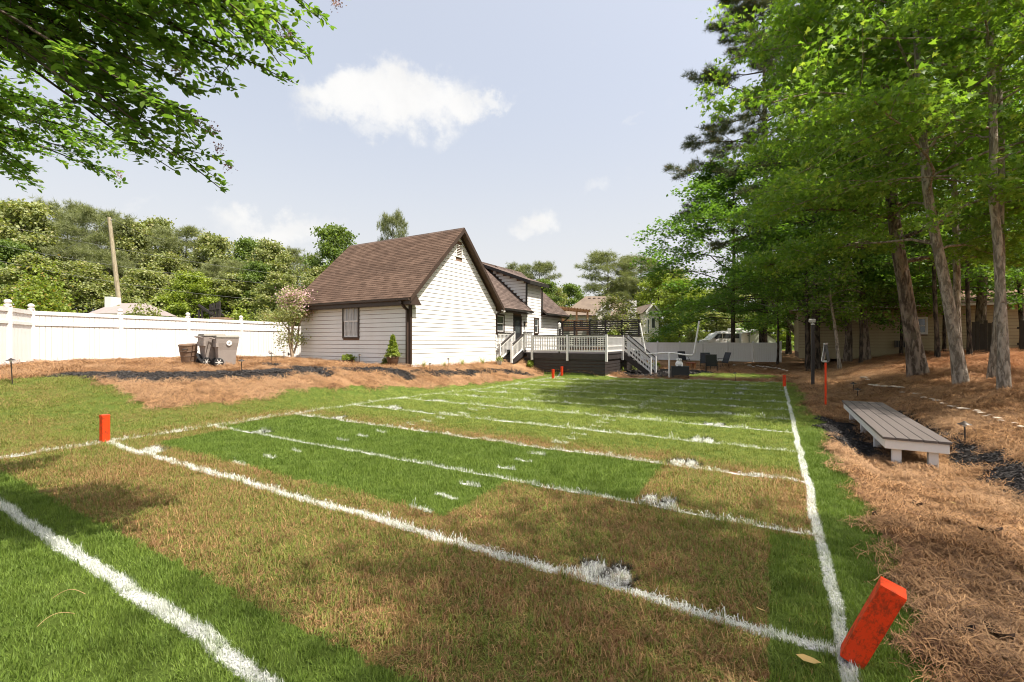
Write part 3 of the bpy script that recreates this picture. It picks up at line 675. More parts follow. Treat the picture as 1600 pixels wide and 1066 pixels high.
# ------------------------------------------------------------------ deck, stairs, privacy screen
def build_deck():
    X0, X1, Y0, Y1, ZF = -12.74, -7.33, 17.9, 24.4, 1.04
    fr = Frame('deck', 'dark painted raised deck with white balusters and stairs behind the house', 'deck', ((X0 + X1) / 2, Y0, 0))
    nb = 24
    for k in range(nb):
        w = (Y1 - Y0) / nb; fr.part('deck_board', MB().ab((X0, Y0 + k * w, ZF - .035), (X1 + .03, Y0 + (k + 1) * w - .006, ZF)), DECKPAINT)
    fr.part('rim_joist', MB().ab((X0 + 1.1, Y0 + .0, ZF - .3), (X1, Y0 + .045, ZF - .037)).ab((X1 - .045, Y0 + .046, ZF - .3), (X1, Y1, ZF - .037)), DECKPAINT)
    fr.part('understructure', MB().ab((X0 + .2, Y0 + .12, -.2), (X1 - .12, Y1 - .1, ZF - .3)), GAP)
    z = -.12; k = 0
    while z < ZF - .34:
        for a, b in (((X0 + .9, Y0 + .05, z), (X1 - .05, Y0 + .075, z + .135)), ((X1 - .08, Y0 + .08, z), (X1 - .055, Y1, z + .135))): fr.part('skirt_board', MB().ab(a, b), DECKPAINT)
        z += .158
    bal = MB().box((0, 0, .36), (.036, .036, .72)).mesh('baluster'); bal.materials.append(WHITE)
    post = MB().box((0, 0, .27), (.1, .1, 1.3)).mesh('post'); post.materials.append(WHITE)
    def rail(a, b, zf, posts=True, n=None, low=True):
        a, b = Vector((*a, 0)), Vector((*b, 0)); L = (b - a).length; d = (b - a) / L; A, B = a + Vector((0, 0, zf)), b + Vector((0, 0, zf))
        fr.part('top_rail', MB().beam(A + Vector((0, 0, .9)), B + Vector((0, 0, .9)), .12, .035), DECKPAINT)
        fr.part('rail', MB().beam(A + Vector((0, 0, .83)), B + Vector((0, 0, .83)), .04, .085).beam(A + Vector((0, 0, .12)), B + Vector((0, 0, .12)), .04, .07).beam(A + Vector((0, 0, .36)), B + Vector((0, 0, .36)), .03, .045), WHITE)
        for i in range(int(L / .135)): fr.share('baluster', bal, A + d * (.07 + i * .135) + Vector((0, 0, .1)))
    xs = (-11.3, -9.3, X1 + .05); zl = ZF + .15
    rail((xs[0], Y0 - .02), (xs[2], Y0 - .02), ZF); rail((xs[2], Y0), (xs[2], 20.5), ZF); rail((xs[2], 21.6), (xs[2], Y1), ZF)
    for x in xs: fr.share('post', post, (x, Y0 - .04, ZF - .0))
    for y in (20.45, 21.6): fr.share('post', post, (xs[2] + .02, y, ZF))
    # landing and stairs along the house wall
    fr.part('landing', MB().ab((X0, 17.3, zl - .05), (-11.85, Y0 - .002, zl)).ab((-12.7, 17.32, .3), (-12.6, Y0 - .01, zl - .05)), DECKPAINT)
    sx0, sx1, yb, yt = -12.55, -11.86, 16.75, 18.15
    n = 6; zb = gz(*F(yb, 12.2).xy) - .02; rise = (zl - zb) / n
    for k in range(n):
        y = yb + (yt - yb) * k / n
        fr.part('tread', MB().ab((sx0 + .02, y - .02, zb + rise * (k + 1) - .04), (sx1 - .02, y + .27, zb + rise * (k + 1))), DECKPAINT)
        fr.part('riser', MB().ab((sx0 + .02, y + .02, zb + rise * k), (sx1 - .02, y + .04, zb + rise * (k + 1) - .041)), BLACK)
    for x in (sx0, sx1):
        lo, hi = Vector((x, yb - .05, zb)), Vector((x, yt, zl))
        fr.part('stringer', MB().beam(lo + Vector((0, .1, .0)), hi + Vector((0, .1, -.1)), .04, .22), DECKPAINT)
        fr.part('handrail', MB().beam(lo + Vector((0, 0, .86)), hi + Vector((0, 0, .92)), .11, .04), DECKPAINT)
        fr.part('rail', MB().beam(lo + Vector((0, 0, .78)), hi + Vector((0, 0, .84)), .04, .08).beam(lo + Vector((0, .1, .2)), hi + Vector((0, 0, .18)), .04, .08), WHITE)
        for k in range(11):
            p = lo.lerp(hi, (k + .4) / 11); fr.share('baluster', bal, p + Vector((0, 0, .12)))
        fr.part('post', MB().box(lo + Vector((0, -.02, .45)), (.09, .09, .96)), WHITE); fr.part('post', MB().box(hi + Vector((0, 0, .48)), (.09, .09, 1.0)), WHITE)
    rail((-12.7, 16.75), (-12.7, 18.2), zl); rail((-11.86, 17.92), (-11.3, 17.92), zl)
    # side stairs to the patio
    ya, yb_ = 20.5, 21.6; xb = X1 + 1.5; zb = gz(*F(21, -xb).xy) - .02; n = 6
    for k in range(n):
        x = X1 + (xb - X1) * (k + .2) / n; z = ZF - (ZF - zb) * (k + 1) / n
        fr.part('tread', MB().ab((x, ya + .02, z - .04), (x + .28, yb_ - .02, z)), DECKPAINT)
    for y in (ya, yb_):
        hi, lo = Vector((X1 + .1, y, ZF)), Vector((xb, y, zb))
        fr.part('stringer', MB().beam(hi + Vector((0, 0, -.16)), lo + Vector((-.1, 0, .08)), .04, .24), DECKPAINT)
        fr.part('handrail', MB().beam(hi + Vector((0, 0, .92)), lo + Vector((0, 0, .9)), .11, .04), DECKPAINT)
        fr.part('rail', MB().beam(hi + Vector((0, 0, .84)), lo + Vector((0, 0, .82)), .04, .08).beam(hi + Vector((0, 0, .2)), lo + Vector((0, 0, .2)), .04, .08).beam(hi + Vector((0, 0, .42)), lo + Vector((0, 0, .42)), .03, .05), WHITE)
        for k in range(10): fr.share('baluster', bal, hi.lerp(lo, (k + .4) / 10) + Vector((0, 0, .12)))
        fr.part('post', MB().box(lo + Vector((.02, 0, .45)), (.09, .09, .98)), WHITE)
    # slatted screen at the back of the deck
    sc = Frame('privacy_screen', 'dark horizontal slat privacy screen along the back of the deck', 'screen', ((X0 + X1) / 2, Y1 - .1, ZF))
    n = 6
    for k in range(n): 
        x = X0 + .12 + (X1 - X0 - .2) * k / (n - 1); sc.part('post', MB().ab((x - .05, Y1 - .15, ZF), (x + .05, Y1 - .05, 2.93)), DECKPAINT)
    for k in range(13):
        z = ZF + .12 + k * .137; sc.part('slat', MB().ab((X0 + .05, Y1 - .18, z), (X1 + .05, Y1 - .152, z + .088)), DECKPAINT)
    sc.part('cap_rail', MB().ab((X0 + .03, Y1 - .2, 2.931), (X1 + .07, Y1 - .03, 2.965)), DECKPAINT)
build_deck()
# ------------------------------------------------------------------ white vinyl fences
BRIGHT = worn('shade_lifted_vinyl', (.86, .855, .85), (.74, .73, .70), 1.6, .2, .35, bump=.05)  # second vinyl, whitened to make up for the shade on the far fence
def vinyl_fence(name, label, pts, height, tops=None, ball=True, boards=16, group=None, base=None):
    """pts: post positions on the ground; one thing with posts, rails and tongue-and-groove boards"""
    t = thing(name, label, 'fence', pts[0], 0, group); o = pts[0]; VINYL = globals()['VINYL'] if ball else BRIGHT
    hmax = height
    pm = MB().ab((-.063, -.063, -.1), (.063, .063, hmax + .04)).build('post', VINYL, t); pm.location = pts[0] - o
    capm = MB().lathe([(.085, 0), (.085, .03), (.05, .05), (.05, .06), (.078, .09), (.085, .12), (.07, .16), (.03, .185)] if ball else [(.08, 0), (.08, .025), (.02, .07)], 12).build('post_cap', VINYL, pm, smooth=ball); capm.location = (0, 0, hmax + .04)
    for p in pts[1:]:
        c = copy_tree(pm, t); c.location = p - o
    bm = None
    for a, b in zip(pts[:-1], pts[1:]):
        d = (b - a); L = math.hypot(d.x, d.y); rz = math.atan2(d.y, d.x); zb = min(a.z, b.z)
        for z0, z1 in ((.06, .2), (hmax * .74, hmax * .74 + .09), (hmax - .12, hmax + .0)):
            r = MB().ab((.06, -.045, z0), (L - .06, .045, z1)).build('rail', VINYL, t); r.location = Vector((a.x, a.y, zb)) - o; r.rotation_euler.z = rz
        w = (L - .12) / boards
        bm = MB().prism([(0, -.016), (w - .014, -.016), (w - .005, -.006), (w - .005, .006), (w - .014, .016), (0, .016)], (.19, hmax - .11), axis=2).mesh('board'); bm.materials.append(VINYL)
        for k in range(boards):
            q = link('board', bm, None, t); q.location = Vector((a.x, a.y, zb)) - o + Vector((cos(rz), sin(rz), 0)) * (.06 + k * w); q.rotation_euler.z = rz
    return t
def P3(x, y, dz=0): return Vector((x, y, gz(x, y) + dz))
def build_fences():
    c0 = Vector((-15.35, 14.3)); a = rad(21.0); d = Vector((sin(a), cos(a)))
    pts = [P3(-13.4, 10.6), P3(-14.35, 12.75)] + [P3(*(c0 + d * (2.42 * k)), 0) for k in range(5)]
    z0 = min(p.z for p in pts)
    for p in pts: p.z = z0 + .02
    vinyl_fence('vinyl_fence', 'tall white vinyl privacy fence with ball-capped posts left of the house behind the bins', pts, 1.8)
    # the gate beside it: lower, with black hinges
    g0 = pts[-2] ; g1 = pts[-1]
    q = [P3(*(c0 + d * (2.42 * k))) for k in (4, 5, 5.9)]
    for p in q: p.z = z0 - .09
    q[0] = q[0] + Vector((d.x, d.y, 0)) * .13
    gate = vinyl_fence('vinyl_gate', 'white vinyl gate with black hinges between the bins and the pink crape myrtle', q, 1.74)
    rz = pi / 2 - a
    for k, z in ((.1, 1.36), (2.3, 1.30), (.1, .25)):
        h = MB().ab((-.03, -.075, -.05), (.03, -.03, .09)).ab((.03, -.072, 0), (.3, -.035, .035)).build('hinge', DARKMETAL, gate); h.location = Vector((d.x, d.y, 0)) * k + Vector((0, 0, z)); h.rotation_euler.z = rz
    far = []
    for px in (985, 1027.5, 1062, 1098, 1137, 1177, 1219.5):
        k = (px - 800) / FPX; u = 38.6          # row runs across the field's far side
        b = G + u * DV; s = (k * b[1] - b[0]) / (RV[0] - k * RV[1]); p = b + s * RV; far.append(Vector((p[0], p[1], 0)))
    for p in far: p.z = -.1
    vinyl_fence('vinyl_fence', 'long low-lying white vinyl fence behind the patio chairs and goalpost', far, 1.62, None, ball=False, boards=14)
build_fences()

# ------------------------------------------------------------------ pylons, goalpost, lamps
def build_field_things():
    G5 = 'orange pylons on the corners of the field'
    def pylon(label, p, rz, tilt=0, taxis='X', h=.457):
        t = thing('pylon', label, 'pylon', p, rz, G5)
        m = MB(); w = .051
        m.raw([(-w, -w, 0), (w, -w, 0), (w, w, 0), (-w, w, 0), (-w * 1.02, -w * 1.02, h * .5), (w * 1.02, -w, h * .5), (w, w * 1.02, h * .5), (-w, w, h * .5), (-w, -w, h), (w, -w, h), (w, w, h), (-w, w, h)],
              [(3, 2, 1, 0), (8, 9, 10, 11)] + [(i + 4 * j, (i + 1) % 4 + 4 * j, (i + 1) % 4 + 4 + 4 * j, i + 4 + 4 * j) for j in (0, 1) for i in range(4)])
        b = m.build('body', PYL, t, bevel=.005)
        fl = MB().raw([(-w - .002, -w - .002, h + .003), (w + .001, -w - .002, h + .003), (w + .001, w, h + .006), (-w, w + .001, h + .003)], [(0, 1, 2, 3)]).raw([(-w - .003, -w - .0035, h + .003), (w + .001, -w - .0035, h + .003), (w, -w - .004, h - .035), (-w + .008, -w - .004, h - .045)], [(0, 1, 2, 3)])
        fl.build('top_flap', PYL, t)
        return t
    def pcol(t, bs):
        p = t.obj(); n = t.noise(p, 14, 5, .7); n2 = t.noise(t.scale(p, (90, 90, 30)), 1, 4, .75); sp = t.n('ShaderNodeSeparateXYZ'); t.put(sp.inputs[0], p)
        dirt = t.mul(t.ss(t.add(t.mul(n, .6), t.mul(n2, .4)), .46, .62), t.sub(.95, t.mul(1.0, t.m('ABSOLUTE', t.sub(sp.outputs[2], .2)))))
        return t.mix(t.mul(.85, dirt), t.mix(n, (.95, .065, .012), (.9, .09, .02)), (.16, .045, .02)), t.bump(n, .25, .01)
    PYL = mat('pylon_vinyl', pcol, rough=.4, trans=.3, tcol=(1, .75, .6))
    p = F(-.02, .0, 0); p.z = gz(p.x, p.y)
    n = pylon('leaning dirty orange pylon nearest the camera at the straw edge', p, rad(-32)); n.rotation_euler = (rad(2), rad(21), rad(-38)); n.location += Vector((.01, -.02, .01))
    for lab, u, v in (('upright orange pylon alone on the left corner of the near goal line', .0, WID), ('orange pylon by the deck, the left one of the far pair', 16.5, 9.45), ('orange pylon by the deck, the right one of the far pair', 17.75, 9.55), ('orange pylon at the far right end of the long white sideline', 16.35, .02)):
        q = F(u, v); q.z = gz(q.x, q.y) - .01; pylon(lab, q, -TH + rad(4 if v > 5 else -6))
    # goalpost of bent white pipe
    b = gp(1045.5, 590.5); t = thing('goalpost', 'homemade white pipe goalpost with flared uprights at the far end', 'goalpost', b, -TH)
    r = .036; zc = 1.12
    MB().tube([(0, 0, -.05), (0, 0, zc - .02)], .042, 12).build('post', WHITE, t, smooth=True)
    MB().tube([(0, 0, zc - .1), (0, 0, zc + .03)], .052, 12).build('tee_fitting', WHITE, t, smooth=True)
    L = 1.0
    bar = [(-L - .0, 0, zc - .02), (-L * .6, 0, zc + .0), (-.2, 0, zc + .045), (.2, 0, zc + .04), (L * .6, 0, zc - .03), (L * .92, 0, zc - .055)]
    MB().tube(bar, r, 10).build('crossbar', WHITE, t, smooth=True)
    for s, a in ((-1, .27), (1, .22)):
        pts = [bar[0] if s < 0 else bar[-1], (s * (L + .03), 0, zc - .05 if s > 0 else zc + .0), (s * (L + .08), 0, zc + .05), (s * (L + .08 + a * .5), 0, zc + .75), (s * (L + .08 + a), 0, zc + 1.45)]
        MB().tube(pts, r, 10).build('upright', WHITE, t, smooth=True)
        if s > 0: MB().tube([(pts[-1][0] - .012, 0, zc + 1.38), pts[-1], (pts[-1][0] + .006, 0, zc + 1.49)], r * 1.22, 10).build('pipe_cap', WHITE, t, smooth=True)
    # tall dark lamp posts
    for lab, px, py, h in (('slim dark lamp post in front of the deck railing', 874, 579, 2.05), ('dark lamp post with small floodlight on the straw beside the woods', 1270, 603, 0)):
        b = gp(px, py); h = h or (603 - 508) / FPX * b.y
        if px < 1000: h = (579 - 514) / FPX * b.y
        t = thing('lamp_post', lab, 'lamp post', b, rad(-12), 'dark posts carrying garden lights')
        MB().ab((-.045, -.045, -.1), (.045, .045, h)).build('post', DECKPAINT, t, bevel=.006)
        MB().lathe([(.02, h), (.055, h + .01), (.06, h + .04), (.03, h + .06)], 10).build('lamp_base', WHITE, t)
        lm = MB()
        if px > 1000: lm.box((-.03, -.02, h + .16), (.2, .1, .11), Euler((rad(14), 0, rad(-10))).to_matrix()).tube([(0, 0, h + .05), (0, .02, h + .12)], .016, 6)
        else: lm.lathe([(.05, h + .06), (.075, h + .1), (.085, h + .26), (.02, h + .32)], 8)
        lm.build('lamp_head', worn('lamp_head', (.6, .58, .55), None, 6, .3, .3), t)
    # low path lights
    PL = 'bronze path lights set in the straw'
    lights = [(19.5, 600.5, 560.5, 'left corner path light standing on the straw near the grass bank'), (377, 583, 561.5, 'path light on the mulch ridge in front of the grey bins'), (424, 566, 551, 'path light near the gate left of the crape myrtle trunk'), (443.5, 561, 549.5, 'path light just left of the crape myrtle trunks'),
              (562, 571, 553.5, 'path light between the two planters against the white wall'), (672, 584, 567.5, 'path light before the corner of the gable wall, leaning on the mulch'), (700, 577, 560, 'path light close under the middle of the gable wall'),
              (1149, 595, 582, 'path light on the green patch beyond the goalpost'), (1334.5, 615, 597.5, 'farther of two path lights behind the far end of the bench'), (1340, 623, 609.5, 'nearer of two path lights at the far end of the bench'), (1508, 694, 659.5, 'path light standing right of the bench beyond the mulch strip')]
    for px, py, top, lab in lights:
        b = gp(px, py); h = (py - top) / FPX * b.y; h = min(max(h, .3), .62)
        t = thing('path_light', lab, 'path light', b, random.uniform(0, 6), PL); t.rotation_euler.x = random.uniform(-.07, .07)
        MB().tube([(0, 0, -.1), (0, 0, h - .05)], .011, 8).build('stake', BRONZE, t)
        MB().lathe([(.02, h - .07), (.026, h - .04)], 10).build('lamp_glass', WHITE, t)
        MB().lathe([(.085, h - .045), (.08, h - .035), (.03, h - .01), (.012, h + .008), (.004, h + .012)], 14).build('shade', BRONZE, t, smooth=True)
    # down marker on its orange pole
    b = gp(1290, 635); h = (635 - 565) / FPX * b.y; t = thing('down_marker', 'orange pole with a folded white number flip sign on top', 'down marker', b, rad(-52))
    MB().tube([(0, 0, -.1), (0, 0, h * .5), (0, 0, h)], .024, 12).tube([(0, 0, h * .52), (0, 0, h * .535)], .0265, 12).build('pole', PYL, t, smooth=True)
    hh = 27 / FPX * b.y
    for s, m in ((-1, WHITE), (1, BLACK)):
        MB().box((s * .035, 0, h + hh * .5), (.012, .2, hh), Euler((0, rad(-9 * s), 0)).to_matrix()).build('sign_panel', m, t)
    MB().box((-.048, 0, h + hh * .52), (.008, .10, hh * .62), Euler((0, rad(9), 0)).to_matrix()).build('number', worn('number_print', (.5, .2, .18), None, 7, .3, .5), t)
    MB().ab((-.06, -.06, h - .02), (.06, .06, h + .03)).ab((-.02, -.1, h + hh - .01), (.02, .1, h + hh + .03)).build('bracket', worn('galvanised', (.42, .42, .41), None, 8, .3, .4, metal=.6), t)
build_field_things()

def build_bench():
    # runs along the field beyond the right sideline; its long edges are parallel to the sideline
    near = Vector((5.18, 6.22, 0)); L = 4.35; wd = .66
    zt = EYE - (682 - 533) / FPX * 6.22
    t = thing('bench', 'long low bench with dark plank top and white painted legs on straw', 'bench', Vector((near.x, near.y, zt - .42)), -TH)
    o = -(zt - .42)
    def plank(tn, bs):
        p = tn.obj(); n = tn.noise(tn.scale(p, (60, 2.2, 30)), 1, 4, .65); b = tn.noise(p, 1.3, 3)
        return tn.mix(tn.add(tn.mul(n, .7), tn.mul(b, .3)), (.07, .058, .054), (.15, .128, .118)), tn.bump(n, .3, .004)
    PL = mat('bench_planks', plank, rough=.55, spec=.4)
    n = 5; w = (wd + .06) / n
    for k in range(n):
        MB().ab((-.03 + k * w, -.03, .385), (-.03 + (k + 1) * w - .009, L + .03, .42)).build('plank', PL, t, bevel=.004)
    ap = MB().ab((0, 0, .255), (wd, .04, .383)); ap.build('apron', WHITE, t, bevel=.004)
    MB().ab((0, L - .04, .255), (wd, L, .383)).build('apron', WHITE, t)
    for x in (0, wd - .04): MB().ab((x, .042, .255), (x + .04, L - .042, .383)).build('apron', WHITE, t, bevel=.004)
    MB().ab((.042, .9, .27), (wd - .042, .94, .36)).ab((.042, L * .66, .27), (wd - .042, L * .66 + .04, .36)).build('cross_brace', WHITE, t)
    leg = None
    for y in (.07, 1.38, 2.72, L - .16):
        for x in (.09, wd - .19):
            p = t.location + Vector((RV[0] * x + DV[0] * y, RV[1] * x + DV[1] * y, 0)); lo = gz(p.x, p.y) - (zt - .42) - .06
            MB().ab((x, y, min(lo, 0)), (x + .1, y + .09, .39 if 0 else .254)).build('leg', WHITE, t, bevel=.004)
build_bench()

# ------------------------------------------------------------------ bins
def build_bins():
    def wheelie(label, p, rz, seal):
        t = thing('wheeled_bin', label, 'wheeled bin', p, rz, 'wheeled refuse bins by the fence')
        b = MB(); n = 4
        rings = [(.46, .52, 0), (.52, .60, .55), (.60, .70, .80), (.62, .72, .98)]
        vs = [(sx * w / 2, sy * d / 2 , z) for w, d, z in rings for sx, sy in ((-1, -1), (1, -1), (1, 1), (-1, 1))]
        fs = [(3, 2, 1, 0)] + [(i + 4 * j, (i + 1) % 4 + 4 * j, (i + 1) % 4 + 4 + 4 * j, i + 4 + 4 * j) for j in range(3) for i in range(4)] + [(12, 13, 14, 15)]
        b.raw(vs, fs); b.build('body', BINP, t, bevel=.025)
        MB().ab((-.33, -.38, .975), (.33, .36, 1.0)).prism([(-.33, 1.0), (.33, 1.0), (.27, 1.055), (-.27, 1.055)], (-.36, .34), axis=1).build('lid', worn('bin_lid', (.20, .185, .155), None, 5, .4, .5), t, bevel=.012)
        MB().tube([(-.24, .36, .93), (-.24, .46, .96), (.24, .46, .96), (.24, .36, .93)], .018, 8).build('handle', BINP, t)
        MB().prism([(-.34, .66), (.34, .66), (.34, .8), (-.34, .8)], (.28, .36), axis=1).build('rim_bracket', BINP, t)
        for s in (-1, 1):
            w = MB().lathe([(.04, -.03), (.14, -.03), (.15, -.015), (.15, .015), (.14, .03), (.04, .03)], 18)
            w.v = [(s * .29 + q[2], .26 + q[0], .14 + q[1]) for q in w.v]; wo = w.build('wheel', BLACK, t)
            sp = MB()
            for k in range(6): sp.box((s * .325, .26 + .06 * cos(k * pi / 3), .14 + .06 * sin(k * pi / 3)), (.008, .1, .022), Matrix.Rotation(k * pi / 3, 3, 'X'))
            sp.lathe([(.001, 0), (.03, 0), (.03, .02)], 8); sp.v = sp.v[:48] + [(s * .318 + s * q[2], .26 + q[0], .14 + q[1]) for q in sp.v[48:]]
            sp.build('rim', worn('wheel_rim', (.55, .53, .5), None, 7, .3, .4), wo)
        if seal:
            e = MB().lathe([(.001, 0), (.088, 0), (.085, .004)], 22); e.v = [(-.312 - q[2], -.05 + q[0], .79 + q[1]) for q in e.v]; so = e.build('round_seal', WHITE, t)
            mk = MB().ab((-.318, -.075, .775), (-.3165, -.02, .80)).ab((-.318, -.09, .81), (-.3165, -.055, .825)); mk.build('seal_print', BLACK, so)
        return t
    k = EYE
    a = P3(-9.45, 15.2); b = P3(-10.0, 15.35); c = P3(-11.15, 15.55)
    wheelie('nearer wheeled grey bin with a round white seal on its side', gp(353, 572), rad(118) - pi / 2 - rad(118), True)
    q = gp(353, 572); 
    b1 = bpy.data.objects['wheeled_bin']; b1.rotation_euler.z = rad(132); b1.scale = (.9, .9, .95)
    r2 = wheelie('wheeled grey bin standing half hidden behind the one with the seal', gp(331, 571), rad(-40), False); r2.location = b1.location + Vector((-.62, .22, 0)); r2.rotation_euler.z = rad(142); r2.scale = (.9, .9, 1.0)
    # round can without lid
    t = thing('trash_can', 'open round brown trash can tilted beside the wheeled bins', 'trash can', gp(296, 569), 0)
    prof = [(.20, 0), (.205, .01), (.235, .35), (.262, .62), (.275, .63), (.275, .66), (.262, .665), (.25, .64), (.20, .08), (.01, .07)]
    MB().lathe(prof, 26).build('body', worn('brown_can', (.155, .10, .07), (.25, .17, .11), 4, .7, .5), t, smooth=True)
    for k in range(3): MB().lathe([(.214 + k * .022, .12 + k * .16), (.222 + k * .022, .125 + k * .16), (.217 + k * .022, .135 + k * .16)], 26).build('rib', worn('can_rib', (.13, .085, .06), None, 5, .5, .5), t)
    MB().tube([(.235, -.12, .5), (.29, -.12, .53), (.29, .0, .53), (.24, 0, .5)], .014, 6).build('handle', BLACK, t)
    t.rotation_euler = (rad(3), rad(5), rad(-60))
    # black lid leaning between them
    t = thing('bin_lid', 'dark round lid leaning on its edge between the bins', 'lid', gp(314, 571), rad(20))
    MB().lathe([(.24, 0), (.245, .02), (.2, .05), (.02, .07)], 22).build('disc', BLACK, t, smooth=True).rotation_euler = (0, rad(62), 0); t.location.z += .18
build_bins()

# ------------------------------------------------------------------ patio things
def build_patio():
    def chair(lab, p, rz):
        t = thing('patio_chair', lab, 'patio chair', p, rz, 'black sling chairs round the patio')
        fr = []
        for s in (-1, 1):
            MB().tube([(s * .29, -.3, 0), (s * .29, -.26, .4), (s * .29, .0, .6), (s * .29, .22, .58)], .014, 6).tube([(s * .28, .32, 0), (s * .28, .2, .36), (s * .28, -.28, .40)], .014, 6).build('leg_frame', DARKMETAL, t)
            MB().beam((s * .29, -.28, .615), (s * .29, .24, .6), .05, .02).build('armrest', DARKMETAL, t)
        MB().prism([(-.28, .40), (.2, .345), (.22, .36), (-.27, .425)], (-.26, .26), axis=0).build('seat', SLING, t)
        MB().prism([(.2, .345), (.42, .98), (.435, .97), (.225, .345)], (-.26, .26), axis=0).build('backrest', SLING, t)
        MB().tube([(-.275, .2, .34), (-.275, .43, .99), (.275, .43, .99), (.275, .2, .34)], .014, 6).build('back_frame', DARKMETAL, t)
        return t
    chair('patio chair right behind the white ornament, its back to the fence', gp(1069, 571), rad(8))
    chair('grey-lit patio chair half hidden behind the blackest one', gp(1102, 577), rad(-22))
    chair('blackest patio chair, turned so that its back faces the field', gp(1112, 582), rad(152))
    chair('patio chair seen side-on, rightmost by the rock border', gp(1128, 576), rad(-80))
    b = gp(1063, 591); k = b.y / FPX
    t = thing('plinth', 'low black box in front of the goalpost patio carrying a white ornament', 'box', b, -.26)
    w, h = 26 * k, 18.5 * k
    MB().ab((-w / 2, -.05, -.05), (w / 2, .35, h - .02)).build('body', BLACK, t, bevel=.006); MB().ab((-w / 2 - .02, -.07, h - .019), (w / 2 + .02, .37, h)).build('top', BLACK, t, bevel=.005)
    o = thing('ornament', 'white ceramic garden ornament sitting on the black box', 'ornament', b + Vector((.0 * k, .15, h)), -.2)
    CER = worn('ceramic', (.78, .77, .75), (.5, .5, .5), 12, .4, .2)
    s = 1.0 * k * 12 / .33
    MB().lathe([(.1 * s, 0), (.15 * s, .03 * s), (.165 * s, .1 * s), (.14 * s, .17 * s), (.105 * s, .21 * s), (.10 * s, .24 * s)], 18).build('body', CER, o, smooth=True)
    MB().lathe([(.08 * s, .22 * s), (.12 * s, .25 * s), (.125 * s, .30 * s), (.115 * s, .325 * s), (.02 * s, .335 * s)], 16).build('head', CER, o, smooth=True)
    for q in (-1, 1): MB().lathe([(.045 * s, 0), (.05 * s, .03 * s), (.03 * s, .07 * s), (.005 * s, .08 * s)], 8, (q * .1 * s, -.09 * s, 0)).build('foot', CER, o, smooth=True)
    for q in (-1, 1): MB().ab((q * .045 * s - .016, -.128 * s, .262 * s), (q * .045 * s + .016, -.108 * s, .29 * s)).build('dark_opening', BLACK, o)
    # small wooden stump table
    p = gp(1080, 577); t = thing('side_table', 'small orange wood side table among the patio chairs', 'table', p, .3)
    WD = worn('orange_wood', (.42, .19, .07), (.25, .1, .04), 9, .6, .6)
    MB().ab((-.32, -.2, .36), (.25, .2, .4)).build('table_top', worn('red_wood', (.32, .09, .05), None, 6, .4, .6), t)
    for x in (-.2, .18): MB().ab((x - .06, -.12, 0), (x + .06, .12, .36)).build('leg', WD, t)
build_patio()
# ------------------------------------------------------------------ trees: trunk with limbs, crown of leaf-sized faces
def tubes_mesh(name, lines, m, sides=(9, 5)):
    V, Q = [], []; off = 0
    for li, (P, R) in enumerate(lines):
        P = np.asarray(P, float); R = np.asarray(R, float); n = sides[0] if R[0] > .09 else sides[1]
        T = np.gradient(P, axis=0); T /= np.linalg.norm(T, axis=1)[:, None] + 1e-9
        ref = np.where(np.abs(T[:, 2:3]) > .9, np.array([[1., 0, 0]]), np.array([[0, 0, 1.]]))
        A = np.cross(T, ref); A /= np.linalg.norm(A, axis=1)[:, None] + 1e-9; B = np.cross(A, T)
        for i in range(1, len(A)):                      # keep the rings from twisting
            if (A[i] * A[i - 1]).sum() < 0: A[i] = -A[i]; B[i] = -B[i]
        a = np.arange(n) * 2 * pi / n
        ring = P[:, None] + (A[:, None] * np.cos(a)[None, :, None] + B[:, None] * np.sin(a)[None, :, None]) * R[:, None, None]
        V.append(ring.reshape(-1, 3)); k = len(P)
        i = np.arange(k - 1)[:, None] * n + np.arange(n)[None]; j = np.arange(k - 1)[:, None] * n + (np.arange(n)[None] + 1) % n
        Q.append(np.stack([i, j, j + n, i + n], 2).reshape(-1, 4) + off); off += k * n
    me = mesh_np(name, np.concatenate(V), np.concatenate(Q)); me.materials.append(m)
    me.polygons.foreach_set('use_smooth', [True] * len(me.polygons)); return me
LEAF = {   # outline of one leaf in its own plane (length along +x), as triangles
    'oval': (np.array([(0, 0, 0), (.3, .24, .05), (.7, .2, .02), (1, 0, -.08), (.7, -.2, .02), (.3, -.24, .05)]), np.array([(0, 1, 5), (1, 2, 5), (2, 4, 5), (2, 3, 4)])),
    'star': (np.array([(0, 0, 0), (.1, .5, -.04), (.42, .16, .03), (.72, .5, -.08), (.55, .1, .04), (1.05, 0, -.06), (.55, -.1, .04), (.72, -.5, -.08), (.42, -.16, .03), (.1, -.5, -.04)]),
             np.array([(0, 1, 2), (2, 3, 4), (4, 5, 6), (6, 7, 8), (8, 9, 0), (0, 2, 8), (2, 4, 8), (4, 6, 8)])),
    'kite': (np.array([(0, 0, 0), (.45, .34, .05), (1, 0, -.05), (.45, -.34, .05)]), np.array([(0, 1, 3), (1, 2, 3)])),
    'needle': (np.array([(0, .03, 0), (0, -.03, 0), (1, 0, -.05)]), np.array([(0, 1, 2)])),
}
